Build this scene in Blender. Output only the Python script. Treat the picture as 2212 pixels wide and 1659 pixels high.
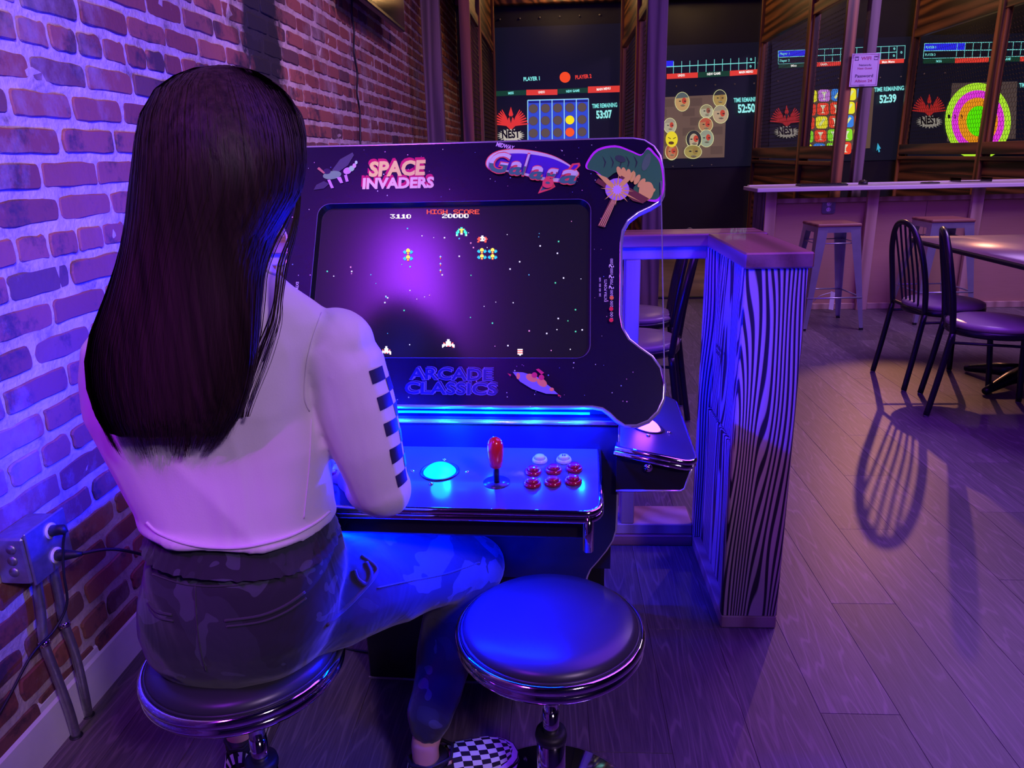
import bpy, bmesh, math, random
from mathutils import Vector, Matrix, noise
from mathutils.bvhtree import BVHTree
random.seed(7)
PI = math.pi
D = bpy.data
SC = bpy.context.scene
COL = SC.collection
for o in list(D.objects): D.objects.remove(o, do_unlink=True)

# ------------------------------------------------------------------ camera, world, light, exposure
W, H, F = 2212, 1659, 1600.0
HC = 1.27
PITCH = math.atan((829.5 - 337) / F); YAW = math.radians(3.6); ROLL = 0.025
fw = Vector((-math.sin(YAW) * math.cos(PITCH), math.cos(YAW) * math.cos(PITCH), -math.sin(PITCH)))
rt = Vector((math.cos(YAW), math.sin(YAW), 0))
up = rt.cross(fw)
CR = rt * math.cos(ROLL) - up * math.sin(ROLL)
CU = rt * math.sin(ROLL) + up * math.cos(ROLL)
CP = Vector((0, 0, HC))
cam = D.cameras.new('camera'); co = D.objects.new('camera', cam); COL.objects.link(co)
cam.sensor_fit = 'HORIZONTAL'; cam.sensor_width = 36; cam.lens = 36 * F / W; cam.clip_start = 0.02; cam.clip_end = 60
M = Matrix((CR, CU, -fw)).transposed().to_4x4(); M.translation = CP; co.matrix_world = M
SC.camera = co

def at(x, y, X=None, Y=None, Z=None):
    """world point seen at a photograph pixel on the plane X, Y or Z = const (used to survey positions)"""
    d = fw + CR * ((x - W / 2) / F) - CU * ((y - H / 2) / F)
    if X is not None: t = X / d.x
    elif Y is not None: t = Y / d.y
    else: t = (Z - HC) / d.z
    return CP + d * t

SC.view_settings.view_transform = 'Standard'; SC.view_settings.look = 'None'
SC.view_settings.exposure = 0.0; SC.view_settings.gamma = 1.0
SC.view_settings.use_curve_mapping = False
wd = D.worlds.new('world'); SC.world = wd; wd.use_nodes = True
wd.node_tree.nodes['Background'].inputs[0].default_value = (0.18, 0.07, 0.5, 1)
wd.node_tree.nodes['Background'].inputs[1].default_value = 0.03

def lamp(kind, name, loc, target, power, color, size=0.3, sizey=None, spot=60, blend=0.3):
    l = D.lights.new(name, kind); l.energy = power; l.color = color
    if kind == 'AREA':
        l.size = size
        if sizey: l.shape = 'RECTANGLE'; l.size_y = sizey
    else: l.shadow_soft_size = size
    if kind == 'SPOT': l.spot_size = math.radians(spot); l.spot_blend = blend
    o = D.objects.new(name, l); COL.objects.link(o); o.location = loc
    o.rotation_euler = (Vector(target) - Vector(loc)).to_track_quat('-Z', 'Y').to_euler()
    return o
# stage lamps on the ceiling
lamp('AREA', 'purple_ceiling_light', (1.9, 2.4, 3.3), (1.8, 2.3, 0), 125, (0.24, 0.045, 1.0), 2.0, 3.0)
lamp('SPOT', 'room_ceiling_light', (1.7, -1.5, 3.0), (-0.35, 1.35, 1.0), 240, (0.80, 0.52, 1.0), 0.25, spot=36, blend=0.8)
lamp('AREA', 'violet_wash_light', (-0.99, -0.20, 3.0), (-0.80, 1.2, 0.7), 34, (0.34, 0.03, 1.0), 0.26, 0.7)
lamp('SPOT', 'magenta_stage_light', (-0.80, -0.55, 2.9), (-0.53, 0.98, 0.84), 120, (0.50, 0.0, 1.0), 0.03, spot=9, blend=0.35)
lamp('SPOT', 'violet_wall_light', (0.6, -0.6, 3.0), (-1.14, 1.75, 1.75), 260, (0.95, 0.62, 1.0), 0.1, spot=46, blend=0.9)
lamp('SPOT', 'pink_wall_light', (1.0, 1.6, 3.1), (-1.14, 4.4, 1.7), 190, (1.0, 0.52, 0.72), 0.08, spot=62, blend=0.8)
lamp('SPOT', 'warm_lane_light', (3.7, 8.4, 3.0), (1.55, 3.1, 0.0), 230, (1.0, 0.40, 0.22), 0.03, spot=17, blend=0.4)
for xx in (-0.95, 0.0, 1.6, 3.2, 4.8):
    lamp('SPOT', 'warm_lane_light', (xx, 7.5, 3.2), (xx, 7.9, 0), 40, (1.0, 0.50, 0.20), 0.06, spot=110, blend=0.8)
lamp('AREA', 'purple_bar_light', (3.2, 4.6, 3.2), (3.0, 5.4, 0.5), 75, (0.62, 0.36, 1.0), 1.2, 1.2)

# ------------------------------------------------------------------ materials
def new_mat(name):
    m = D.materials.new(name); m.use_nodes = True
    nt = m.node_tree; b = nt.nodes['Principled BSDF']
    return m, nt, b
def nd(nt, typ, **kw):
    n = nt.nodes.new(typ)
    for k, v in kw.items():
        if k in n.inputs: n.inputs[k].default_value = v
        else: setattr(n, k, v)
    return n
def ramp(nt, fac, stops, interp='LINEAR'):
    r = nt.nodes.new('ShaderNodeValToRGB'); nt.links.new(fac, r.inputs[0])
    e = r.color_ramp.elements; r.color_ramp.interpolation = interp
    while len(e) < len(stops): e.new(0.5)
    for el, (p, c) in zip(e, stops): el.position = p; el.color = (*c, 1) if len(c) == 3 else c
    return r.outputs[0]
def coords(nt, scale=(1, 1, 1), kind='Object', rot=(0, 0, 0)):
    if kind == 'World':
        src = nt.nodes.new('ShaderNodeNewGeometry').outputs['Position']
    else: src = nt.nodes.new('ShaderNodeTexCoord').outputs[kind]
    mp = nt.nodes.new('ShaderNodeMapping'); mp.inputs['Scale'].default_value = scale; mp.inputs['Rotation'].default_value = rot
    nt.links.new(src, mp.inputs[0]); return mp.outputs[0]
def bump(nt, b, h, strength=0.3, dist=0.01):
    bp = nd(nt, 'ShaderNodeBump'); bp.inputs['Strength'].default_value = strength; bp.inputs['Distance'].default_value = dist
    nt.links.new(h, bp.inputs['Height']); nt.links.new(bp.outputs[0], b.inputs['Normal'])
def plain(name, c, rough=0.5, metal=0.0, coat=0.0, var=0.12, scale=12, spec=None):
    m, nt, b = new_mat(name)
    n = nd(nt, 'ShaderNodeTexNoise', Scale=scale, Detail=4.0); nt.links.new(coords(nt), n.inputs[0])
    lo = tuple(max(0, x * (1 - var)) for x in c); hi = tuple(min(1, x * (1 + var)) for x in c)
    nt.links.new(ramp(nt, n.outputs[0], [(0.3, lo), (0.7, hi)]), b.inputs['Base Color'])
    b.inputs['Roughness'].default_value = rough; b.inputs['Metallic'].default_value = metal
    b.inputs['Coat Weight'].default_value = coat
    if spec is not None: b.inputs['Specular IOR Level'].default_value = spec
    return m
def glow(name, c, s=1.0):
    m, nt, b = new_mat(name)
    b.inputs['Base Color'].default_value = (c[0] * .3, c[1] * .3, c[2] * .3, 1)
    b.inputs['Emission Color'].default_value = (*c, 1); b.inputs['Emission Strength'].default_value = s
    return m
def wood(name, dark, light, axis='Z', freq=26.0, sharp=(0.35, 0.65), rough=0.5, fine=0.15, along=0.25, coat=0.0, wobble=1.3, lin=60.0):
    """boards with growth rings sliced along the grain axis"""
    m, nt, b = new_mat(name)
    sc = [1.0, 1.0, 1.0]; sc['XYZ'.index(axis)] = along * 0.28
    v = coords(nt, sc)
    oi = nt.nodes.new('ShaderNodeObjectInfo')
    n = nd(nt, 'ShaderNodeTexNoise', Scale=5.0, Detail=2.0, Roughness=0.45)
    add = nd(nt, 'ShaderNodeVectorMath', operation='ADD')
    ofs = nd(nt, 'ShaderNodeVectorMath', operation='SCALE'); ofs.inputs[0].default_value = (3.1, 5.7, 2.3)
    nt.links.new(oi.outputs['Random'], ofs.inputs['Scale'])
    nt.links.new(v, add.inputs[0]); nt.links.new(ofs.outputs[0], add.inputs[1]); nt.links.new(add.outputs[0], n.inputs[0])
    mul = nd(nt, 'ShaderNodeMath', operation='MULTIPLY'); mul.inputs[1].default_value = freq * wobble
    nt.links.new(n.outputs[0], mul.inputs[0])
    dt = nd(nt, 'ShaderNodeVectorMath', operation='DOT_PRODUCT'); dv = [1.0, 0.9, 1.1]; dv['XYZ'.index(axis)] = 0.0; dt.inputs[1].default_value = [q * lin for q in dv]
    nt.links.new(coords(nt), dt.inputs[0])
    sm_ = nd(nt, 'ShaderNodeMath', operation='ADD'); nt.links.new(mul.outputs[0], sm_.inputs[0]); nt.links.new(dt.outputs['Value'], sm_.inputs[1])
    sn = nd(nt, 'ShaderNodeMath', operation='SINE'); nt.links.new(sm_.outputs[0], sn.inputs[0])
    mr = nd(nt, 'ShaderNodeMapRange'); mr.inputs[1].default_value = -1; mr.inputs[2].default_value = 1; nt.links.new(sn.outputs[0], mr.inputs[0])
    sc2 = [160, 160, 160]; sc2['XYZ'.index(axis)] = 6
    n2 = nd(nt, 'ShaderNodeTexNoise', Scale=1.0, Detail=3.0); nt.links.new(coords(nt, sc2), n2.inputs[0])
    mx = nd(nt, 'ShaderNodeMix', data_type='FLOAT'); mx.inputs[0].default_value = fine
    nt.links.new(mr.outputs[0], mx.inputs[2]); nt.links.new(n2.outputs[0], mx.inputs[3])
    nt.links.new(ramp(nt, mx.outputs[0], [(sharp[0], dark), (sharp[1], light)]), b.inputs['Base Color'])
    b.inputs['Roughness'].default_value = rough; b.inputs['Coat Weight'].default_value = coat
    bump(nt, b, mx.outputs[0], 0.25, 0.004)
    return m

BLACK = plain('black_laminate', (0.009, 0.009, 0.012), 0.38, var=0.05, spec=0.5)
CABB = plain('cabinet_vinyl', (0.010, 0.006, 0.028), 0.22, var=0.05)
CHROME = plain('polished_chrome', (0.80, 0.79, 0.82), 0.07, 1.0, var=0.03)
STEEL = plain('galvanised_steel', (0.40, 0.41, 0.42), 0.40, 0.85, var=0.15, scale=60)
PAINTSTEEL = plain('silver_painted_steel', (0.50, 0.52, 0.56), 0.32, 0.65, var=0.08)
VINYL = plain('black_vinyl', (0.035, 0.033, 0.045), 0.34, var=0.06)
TAUPE = plain('taupe_vinyl', (0.34, 0.27, 0.25), 0.3, var=0.06)
BLKMETAL = plain('black_powder_coat', (0.012, 0.012, 0.015), 0.3, var=0.05)
TABLETOP = plain('brown_laminate', (0.20, 0.12, 0.11), 0.33, var=0.1)
RUBBER = plain('black_rubber', (0.012, 0.012, 0.014), 0.5)
WHITEP = plain('white_paint', (0.84, 0.83, 0.82), 0.4, var=0.05)
WHITELAM = plain('white_worktop_laminate', (0.74, 0.66, 0.66), 0.22, var=0.05, scale=3)
DWALL = plain('black_wall_paint', (0.010, 0.011, 0.020), 0.6, var=0.3, scale=3)
SKIN = plain('skin', (0.62, 0.36, 0.28), 0.45, var=0.05, scale=30)
PINE = wood('raw_pine_boards', (0.36, 0.21, 0.14), (0.62, 0.43, 0.31), 'Z', 10, (0.0, 1.0), 0.55, 0.25, 0.3)
PLY = wood('plywood_panel', (0.40, 0.22, 0.13), (0.52, 0.31, 0.20), 'X', 5, (0.0, 1.0), 0.5, 0.45, 0.5, lin=4.0)
ZEBRA = wood('torched_pine', (0.030, 0.020, 0.030), (0.66, 0.47, 0.42), 'Z', 150, (0.30, 0.58), 0.5, 0.08, 0.40, lin=330.0)
CAPW = wood('stained_cap_board', (0.20, 0.075, 0.05), (0.42, 0.19, 0.13), 'Y', 16, (0.1, 0.9), 0.35, 0.35, 0.3, coat=0.15)
CAPX = wood('stained_cap_board_cross', (0.20, 0.075, 0.05), (0.42, 0.19, 0.13), 'X', 16, (0.1, 0.9), 0.35, 0.35, 0.3, coat=0.15)
POSTW = wood('weathered_post', (0.07, 0.045, 0.05), (0.22, 0.15, 0.16), 'Z', 22, (0.1, 0.9), 0.55, 0.3, 0.2)
BURNT = wood('charred_plank', (0.035, 0.012, 0.006), (0.30, 0.115, 0.04), 'Y', 14, (0.2, 0.9), 0.5, 0.3, 0.3)
BURNTZ = wood('charred_stud', (0.05, 0.018, 0.006), (0.42, 0.17, 0.05), 'Z', 12, (0.15, 0.9), 0.45, 0.3, 0.25)
STOOLW = wood('stool_seat_board', (0.22, 0.08, 0.05), (0.36, 0.15, 0.10), 'X', 10, (0.1, 0.9), 0.45, 0.3, 0.3)
TRACK = glow('cyan_trackball_glow', (0.0, 0.80, 0.78), 1.25)
TRACKM = glow('pink_trackball_glow', (1.0, 0.30, 0.92), 1.6)
LED = glow('blue_led_strip', (0.0, 0.035, 1.0), 22.0)

def mortar_mat():
    m, nt, b = new_mat('lime_mortar')
    v = coords(nt, kind='World')
    n = nd(nt, 'ShaderNodeTexNoise', Scale=9.0, Detail=8.0, Roughness=0.7); nt.links.new(v, n.inputs[0])
    base = ramp(nt, n.outputs[0], [(0.30, (0.20, 0.14, 0.12)), (0.42, (0.46, 0.37, 0.33)), (0.6, (0.62, 0.53, 0.49))])
    nt.links.new(stain(nt, base, 0.030, 0.35), b.inputs['Base Color'])
    b.inputs['Roughness'].default_value = 0.9
    n3 = nd(nt, 'ShaderNodeTexNoise', Scale=70.0, Detail=6.0); nt.links.new(v, n3.inputs[0])
    bump(nt, b, n3.outputs[0], 0.8, 0.006)
    return m
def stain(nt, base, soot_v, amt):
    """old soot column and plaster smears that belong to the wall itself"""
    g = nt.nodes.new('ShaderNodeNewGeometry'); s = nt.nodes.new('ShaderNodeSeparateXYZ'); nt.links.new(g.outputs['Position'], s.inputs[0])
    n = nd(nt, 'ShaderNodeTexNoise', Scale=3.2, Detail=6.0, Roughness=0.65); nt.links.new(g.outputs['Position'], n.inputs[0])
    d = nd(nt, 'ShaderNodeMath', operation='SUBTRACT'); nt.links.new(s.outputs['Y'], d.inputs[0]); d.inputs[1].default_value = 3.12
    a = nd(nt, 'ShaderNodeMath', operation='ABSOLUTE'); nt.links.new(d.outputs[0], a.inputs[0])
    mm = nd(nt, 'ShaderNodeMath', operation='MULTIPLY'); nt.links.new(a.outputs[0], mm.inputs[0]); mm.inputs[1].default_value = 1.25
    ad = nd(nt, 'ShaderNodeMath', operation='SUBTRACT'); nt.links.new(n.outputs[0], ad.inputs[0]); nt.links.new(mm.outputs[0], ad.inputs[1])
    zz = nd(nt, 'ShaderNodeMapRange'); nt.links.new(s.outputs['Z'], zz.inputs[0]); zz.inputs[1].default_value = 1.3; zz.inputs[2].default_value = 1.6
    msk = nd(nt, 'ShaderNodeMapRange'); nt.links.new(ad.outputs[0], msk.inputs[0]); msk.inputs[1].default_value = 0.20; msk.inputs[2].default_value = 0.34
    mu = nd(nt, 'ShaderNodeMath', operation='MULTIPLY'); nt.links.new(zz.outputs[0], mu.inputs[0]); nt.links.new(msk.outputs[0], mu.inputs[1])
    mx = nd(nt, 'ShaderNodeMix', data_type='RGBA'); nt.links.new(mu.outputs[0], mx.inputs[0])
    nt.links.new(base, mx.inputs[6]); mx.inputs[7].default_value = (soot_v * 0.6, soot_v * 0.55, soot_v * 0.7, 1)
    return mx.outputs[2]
def brick_mat():
    m, nt, b = new_mat('old_red_brick')
    oi = nt.nodes.new('ShaderNodeObjectInfo')
    at_ = nt.nodes.new('ShaderNodeAttribute'); at_.attribute_name = 'tone'
    v = coords(nt, kind='World')
    sm = nd(nt, 'ShaderNodeMath', operation='ADD'); nt.links.new(oi.outputs['Random'], sm.inputs[0]); nt.links.new(at_.outputs['Fac'], sm.inputs[1])
    fr = nd(nt, 'ShaderNodeMath', operation='FRACT'); nt.links.new(sm.outputs[0], fr.inputs[0])
    c = ramp(nt, fr.outputs[0], [(0.0, (0.20, 0.060, 0.052)), (0.35, (0.27, 0.085, 0.066)), (0.7, (0.33, 0.115, 0.08)), (0.9, (0.22, 0.085, 0.075)), (1.0, (0.10, 0.05, 0.055))])
    n = nd(nt, 'ShaderNodeTexNoise', Scale=6.0, Detail=8.0, Roughness=0.72); nt.links.new(v, n.inputs[0])
    n2 = nd(nt, 'ShaderNodeTexNoise', Scale=2.1, Detail=9.0, Roughness=0.7); nt.links.new(coords(nt, (1, 1, 0.75), 'World', (0.5, 0.2, 0.1)), n2.inputs[0])
    f1 = ramp(nt, n.outputs[0], [(0.535, (0, 0, 0)), (0.63, (0.85, 0.85, 0.85))])
    mx = nd(nt, 'ShaderNodeMix', data_type='RGBA'); nt.links.new(f1, mx.inputs[0]); nt.links.new(c, mx.inputs[6]); mx.inputs[7].default_value = (0.045, 0.03, 0.045, 1)
    f2 = ramp(nt, n2.outputs[0], [(0.55, (0, 0, 0)), (0.66, (0.75, 0.75, 0.75))])
    mx2 = nd(nt, 'ShaderNodeMix', data_type='RGBA'); nt.links.new(f2, mx2.inputs[0]); nt.links.new(mx.outputs[2], mx2.inputs[6]); mx2.inputs[7].default_value = (0.36, 0.28, 0.27, 1)
    nt.links.new(stain(nt, mx2.outputs[2], 0.02, 1), b.inputs['Base Color'])
    b.inputs['Roughness'].default_value = 0.85
    n3 = nd(nt, 'ShaderNodeTexNoise', Scale=55.0, Detail=5.0); nt.links.new(v, n3.inputs[0]); bump(nt, b, n3.outputs[0], 0.45, 0.004)
    return m
MORTAR = mortar_mat(); BRICK = brick_mat()

def floor_mat(name, c1, c2, c3):
    m, nt, b = new_mat(name)
    oi = nt.nodes.new('ShaderNodeObjectInfo')
    mp = coords(nt, (1, 0.10, 1), 'World')
    of = nd(nt, 'ShaderNodeVectorMath', operation='SCALE'); of.inputs[0].default_value = (7.3, 4.1, 0); nt.links.new(oi.outputs['Random'], of.inputs['Scale'])
    ad = nd(nt, 'ShaderNodeVectorMath', operation='ADD'); nt.links.new(mp, ad.inputs[0]); nt.links.new(of.outputs[0], ad.inputs[1])
    n = nd(nt, 'ShaderNodeTexNoise', Scale=9.0, Detail=2.5); nt.links.new(ad.outputs[0], n.inputs[0])
    mu = nd(nt, 'ShaderNodeMath', operation='MULTIPLY'); nt.links.new(n.outputs[0], mu.inputs[0]); mu.inputs[1].default_value = 95
    si = nd(nt, 'ShaderNodeMath', operation='SINE'); nt.links.new(mu.outputs[0], si.inputs[0])
    f = ramp(nt, si.outputs[0], [(0.0, (0, 0, 0)), (0.75, (0.15, 0.15, 0.15)), (1.0, (1, 1, 1))])
    n2 = nd(nt, 'ShaderNodeTexNoise', Scale=1.0, Detail=5.0, Roughness=0.6); nt.links.new(coords(nt, (230, 9, 1), 'World'), n2.inputs[0])
    g = ramp(nt, n2.outputs[0], [(0.35, c1), (0.62, c2)])
    mx = nd(nt, 'ShaderNodeMix', data_type='RGBA'); nt.links.new(g, mx.inputs[6]); mx.inputs[7].default_value = (*c3, 1)
    mf = nd(nt, 'ShaderNodeMath', operation='MULTIPLY'); nt.links.new(f, mf.inputs[0]); mf.inputs[1].default_value = 0.45; nt.links.new(mf.outputs[0], mx.inputs[0])
    hs = nd(nt, 'ShaderNodeHueSaturation'); nt.links.new(mx.outputs[2], hs.inputs['Color'])
    mr = nd(nt, 'ShaderNodeMapRange'); nt.links.new(oi.outputs['Random'], mr.inputs[0]); mr.inputs[3].default_value = 0.72; mr.inputs[4].default_value = 1.25
    nt.links.new(mr.outputs[0], hs.inputs['Value']); nt.links.new(hs.outputs[0], b.inputs['Base Color'])
    b.inputs['Roughness'].default_value = 0.42
    bump(nt, b, n2.outputs[0], 0.12, 0.002)
    return m
PLANK = floor_mat('grey_vinyl_plank', (0.075, 0.060, 0.062), (0.135, 0.108, 0.105), (0.26, 0.21, 0.20))

def fabric(name, c, rough=0.85, var=0.06):
    m, nt, b = new_mat(name)
    v = coords(nt); n = nd(nt, 'ShaderNodeTexNoise', Scale=7.0, Detail=5.0); nt.links.new(v, n.inputs[0])
    nt.links.new(ramp(nt, n.outputs[0], [(0.3, tuple(x * (1 - var) for x in c)), (0.7, c)]), b.inputs['Base Color'])
    b.inputs['Roughness'].default_value = rough; b.inputs['Sheen Weight'].default_value = 0.15
    n2 = nd(nt, 'ShaderNodeTexNoise', Scale=420.0, Detail=2.0); nt.links.new(v, n2.inputs[0])
    n4 = nd(nt, 'ShaderNodeTexNoise', Scale=5.0, Detail=2.0, Distortion=0.6); nt.links.new(coords(nt, (1.6, 1.6, 0.5)), n4.inputs[0])
    b1 = nd(nt, 'ShaderNodeBump'); b1.inputs['Strength'].default_value = 0.45; b1.inputs['Distance'].default_value = 0.03; nt.links.new(n4.outputs[0], b1.inputs['Height'])
    b2 = nd(nt, 'ShaderNodeBump'); b2.inputs['Strength'].default_value = 0.15; b2.inputs['Distance'].default_value = 0.001
    nt.links.new(n2.outputs[0], b2.inputs['Height']); nt.links.new(b1.outputs[0], b2.inputs['Normal']); nt.links.new(b2.outputs[0], b.inputs['Normal'])
    return m
SHIRT = fabric('white_cotton_jersey', (0.74, 0.70, 0.72))
def camo_mat():
    m, nt, b = new_mat('dark_camouflage_cotton')
    v = coords(nt, (1, 1, 0.8)); n = nd(nt, 'ShaderNodeTexNoise', Scale=9.0, Detail=2.5, Distortion=0.5); nt.links.new(v, n.inputs[0])
    n1 = nd(nt, 'ShaderNodeTexNoise', Scale=12.0, Detail=2.0, Distortion=0.7); nt.links.new(coords(nt, (1, 1, 1), rot=(1, 2, 0.4)), n1.inputs[0])
    a = ramp(nt, n.outputs[0], [(0.0, (0.012, 0.014, 0.022)), (0.56, (0.020, 0.024, 0.037))], 'CONSTANT')
    f = ramp(nt, n1.outputs[0], [(0.0, (0, 0, 0)), (0.60, (1, 1, 1))], 'CONSTANT')
    mx = nd(nt, 'ShaderNodeMix', data_type='RGBA'); nt.links.new(f, mx.inputs[0]); nt.links.new(a, mx.inputs[6]); mx.inputs[7].default_value = (0.048, 0.056, 0.082, 1)
    nt.links.new(mx.outputs[2], b.inputs['Base Color']); b.inputs['Roughness'].default_value = 0.85; b.inputs['Sheen Weight'].default_value = 0.2
    n4 = nd(nt, 'ShaderNodeTexNoise', Scale=9.0, Detail=3.0, Distortion=0.8); nt.links.new(coords(nt, (1, 1, 0.7)), n4.inputs[0])
    bump(nt, b, n4.outputs[0], 0.5, 0.02)
    return m
CAMO = camo_mat()
def hair_mat():
    m, nt, b = new_mat('dark_brown_hair')
    n = nd(nt, 'ShaderNodeTexNoise', Scale=1.0, Detail=4.0, Roughness=0.6); nt.links.new(coords(nt, (110, 110, 2.2)), n.inputs[0])
    nt.links.new(ramp(nt, n.outputs[0], [(0.3, (0.010, 0.004, 0.006)), (0.7, (0.038, 0.016, 0.022))]), b.inputs['Base Color'])
    b.inputs['Roughness'].default_value = 0.5; b.inputs['Specular IOR Level'].default_value = 0.16
    bump(nt, b, n.outputs[0], 0.5, 0.004)
    return m
HAIR = hair_mat()
def glass_mat(name, tint=(1, 1, 1), rough=0.03, k=1.0):
    m = D.materials.new(name); m.use_nodes = True; nt = m.node_tree; nt.nodes.clear()
    o = nt.nodes.new('ShaderNodeOutputMaterial'); mx = nt.nodes.new('ShaderNodeMixShader'); t = nt.nodes.new('ShaderNodeBsdfTransparent'); g = nt.nodes.new('ShaderNodeBsdfGlossy')
    fr = nt.nodes.new('ShaderNodeFresnel'); fr.inputs[0].default_value = 1.45
    t.inputs[0].default_value = (*tint, 1); g.inputs['Roughness'].default_value = rough
    mu = nd(nt, 'ShaderNodeMath', operation='MULTIPLY'); nt.links.new(fr.outputs[0], mu.inputs[0]); mu.inputs[1].default_value = k
    nt.links.new(mu.outputs[0], mx.inputs[0]); nt.links.new(t.outputs[0], mx.inputs[1]); nt.links.new(g.outputs[0], mx.inputs[2]); nt.links.new(mx.outputs[0], o.inputs[0])
    return m
GLASS = glass_mat('clear_acrylic')
_fl = {}
def flat(c, rough=0.45):
    k = ('f',) + tuple(round(x, 3) for x in c)
    if k not in _fl:
        m, nt, b = new_mat('printed_ink'); b.inputs['Base Color'].default_value = (min(1, c[0] * 1.25), min(1, c[1] * 1.9), c[2] * 0.95, 1); b.inputs['Roughness'].default_value = rough
        _fl[k] = m
    return _fl[k]
def lit(c, s=1.0):
    k = ('l', s) + tuple(round(x, 3) for x in c)
    if k not in _fl: _fl[k] = glow('projected_light', c, s)
    return _fl[k]
def srgb(r, g, b): return tuple(((x / 255) / 12.92 if x < 11 else ((x / 255 + 0.055) / 1.055) ** 2.4) for x in (r, g, b))

# ------------------------------------------------------------------ mesh helpers
class MB:
    def __init__(s): s.v = []; s.f = []; s.m = []; s.sm = []
    def add(s, vs, fs, mi=0, smooth=False):
        o = len(s.v); s.v += [tuple(v) for v in vs]; s.f += [tuple(i + o for i in f) for f in fs]; s.m += [mi] * len(fs); s.sm += [smooth] * len(fs); return s
    def box(s, lo, hi, mi=0):
        x0, y0, z0 = lo; x1, y1, z1 = hi
        return s.add([(x0, y0, z0), (x1, y0, z0), (x1, y1, z0), (x0, y1, z0), (x0, y0, z1), (x1, y0, z1), (x1, y1, z1), (x0, y1, z1)],
              [(0, 3, 2, 1), (4, 5, 6, 7), (0, 1, 5, 4), (1, 2, 6, 5), (2, 3, 7, 6), (3, 0, 4, 7)], mi)
    def cbox(s, lo, hi, c=0.003, mi=0):
        """box with chamfered edges"""
        bm = bmesh.new(); bmesh.ops.create_cube(bm, size=1)
        d = [hi[i] - lo[i] for i in range(3)]; ce = [(hi[i] + lo[i]) / 2 for i in range(3)]
        for v in bm.verts: v.co = Vector([v.co[i] * d[i] + ce[i] for i in range(3)])
        c = min(c, min(abs(x) for x in d) * 0.45)
        bmesh.ops.bevel(bm, geom=list(bm.edges), offset=c, segments=1, affect='EDGES')
        bm.verts.index_update(); s.add([v.co[:] for v in bm.verts], [[v.index for v in f.verts] for f in bm.faces], mi); bm.free(); return s
    def tube(s, pts, r, n=10, mi=0, closed=False, cap=True):
        pts = [Vector(p) for p in pts]; k = len(pts); rr = r if isinstance(r, (list, tuple)) else [r] * k
        rings = []; up_ = None
        for i in range(k):
            a = pts[(i - 1) % k] if (closed or i) else pts[0]; b = pts[(i + 1) % k] if (closed or i < k - 1) else pts[-1]
            t = (b - a).normalized()
            if up_ is None: up_ = Vector((0, 0, 1)) if abs(t.z) < 0.9 else Vector((1, 0, 0))
            x = t.cross(up_).normalized(); up_ = x.cross(t).normalized()
            rings.append([pts[i] + (x * math.cos(2 * PI * j / n) + up_ * math.sin(2 * PI * j / n)) * rr[i] for j in range(n)])
        vs = [p for R_ in rings for p in R_]; fs = []
        for i in range(k if closed else k - 1):
            i2 = (i + 1) % k
            for j in range(n): fs.append((i * n + j, i * n + (j + 1) % n, i2 * n + (j + 1) % n, i2 * n + j))
        if cap and not closed: fs += [tuple(range(n - 1, -1, -1)), tuple((k - 1) * n + j for j in range(n))]
        return s.add(vs, fs, mi, True)
    def lathe(s, prof, c=(0, 0, 0), n=40, mi=0):
        vs = [(c[0] + r * math.cos(2 * PI * j / n), c[1] + r * math.sin(2 * PI * j / n), c[2] + z) for r, z in prof for j in range(n)]; fs = []
        for i in range(len(prof) - 1):
            for j in range(n): fs.append((i * n + j, i * n + (j + 1) % n, (i + 1) * n + (j + 1) % n, (i + 1) * n + j))
        fs += [tuple(range(n - 1, -1, -1)), tuple((len(prof) - 1) * n + j for j in range(n))]
        return s.add(vs, fs, mi, True)
    def poly(s, pts, mi=0): return s.add(pts, [tuple(range(len(pts)))], mi)
    def prism(s, pts, vec, mi=0):
        n = len(pts); p = [Vector(q) for q in pts]; v = Vector(vec)
        return s.add(p + [q + v for q in p], [tuple(range(n - 1, -1, -1)), tuple(range(n, 2 * n))] + [(i, (i + 1) % n, n + (i + 1) % n, n + i) for i in range(n)], mi)
    def loft(s, secs, mi=0, n=28, e=2.3, cap=True):
        """secs: (centre, half-width vector, half-depth vector)"""
        vs = []
        for c, a, b in secs:
            c = Vector(c); a = Vector(a); b = Vector(b)
            for j in range(n):
                t = 2 * PI * j / n; x, y = math.cos(t), math.sin(t)
                vs.append(c + a * math.copysign(abs(x) ** (2 / e), x) + b * math.copysign(abs(y) ** (2 / e), y))
        fs = [(i * n + j, i * n + (j + 1) % n, (i + 1) * n + (j + 1) % n, (i + 1) * n + j) for i in range(len(secs) - 1) for j in range(n)]
        if cap: fs += [tuple(range(n - 1, -1, -1)), tuple((len(secs) - 1) * n + j for j in range(n))]
        return s.add(vs, fs, mi, True)
    def ball(s, c, r, mi=0, n=20, m=12):
        r = r if isinstance(r, (tuple, list)) else (r, r, r); vs = [(c[0], c[1], c[2] - r[2])]; fs = []
        for i in range(1, m):
            ph = -PI / 2 + PI * i / m
            for j in range(n): vs.append((c[0] + r[0] * math.cos(ph) * math.cos(2 * PI * j / n), c[1] + r[1] * math.cos(ph) * math.sin(2 * PI * j / n), c[2] + r[2] * math.sin(ph)))
        vs.append((c[0], c[1], c[2] + r[2])); L = len(vs) - 1
        for j in range(n): fs.append((0, 1 + (j + 1) % n, 1 + j)); fs.append((L, 1 + (m - 2) * n + j, 1 + (m - 2) * n + (j + 1) % n))
        for i in range(m - 2):
            for j in range(n): a = 1 + i * n + j; b = 1 + i * n + (j + 1) % n; fs.append((a, b, b + n, a + n))
        return s.add(vs, fs, mi, True)
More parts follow.
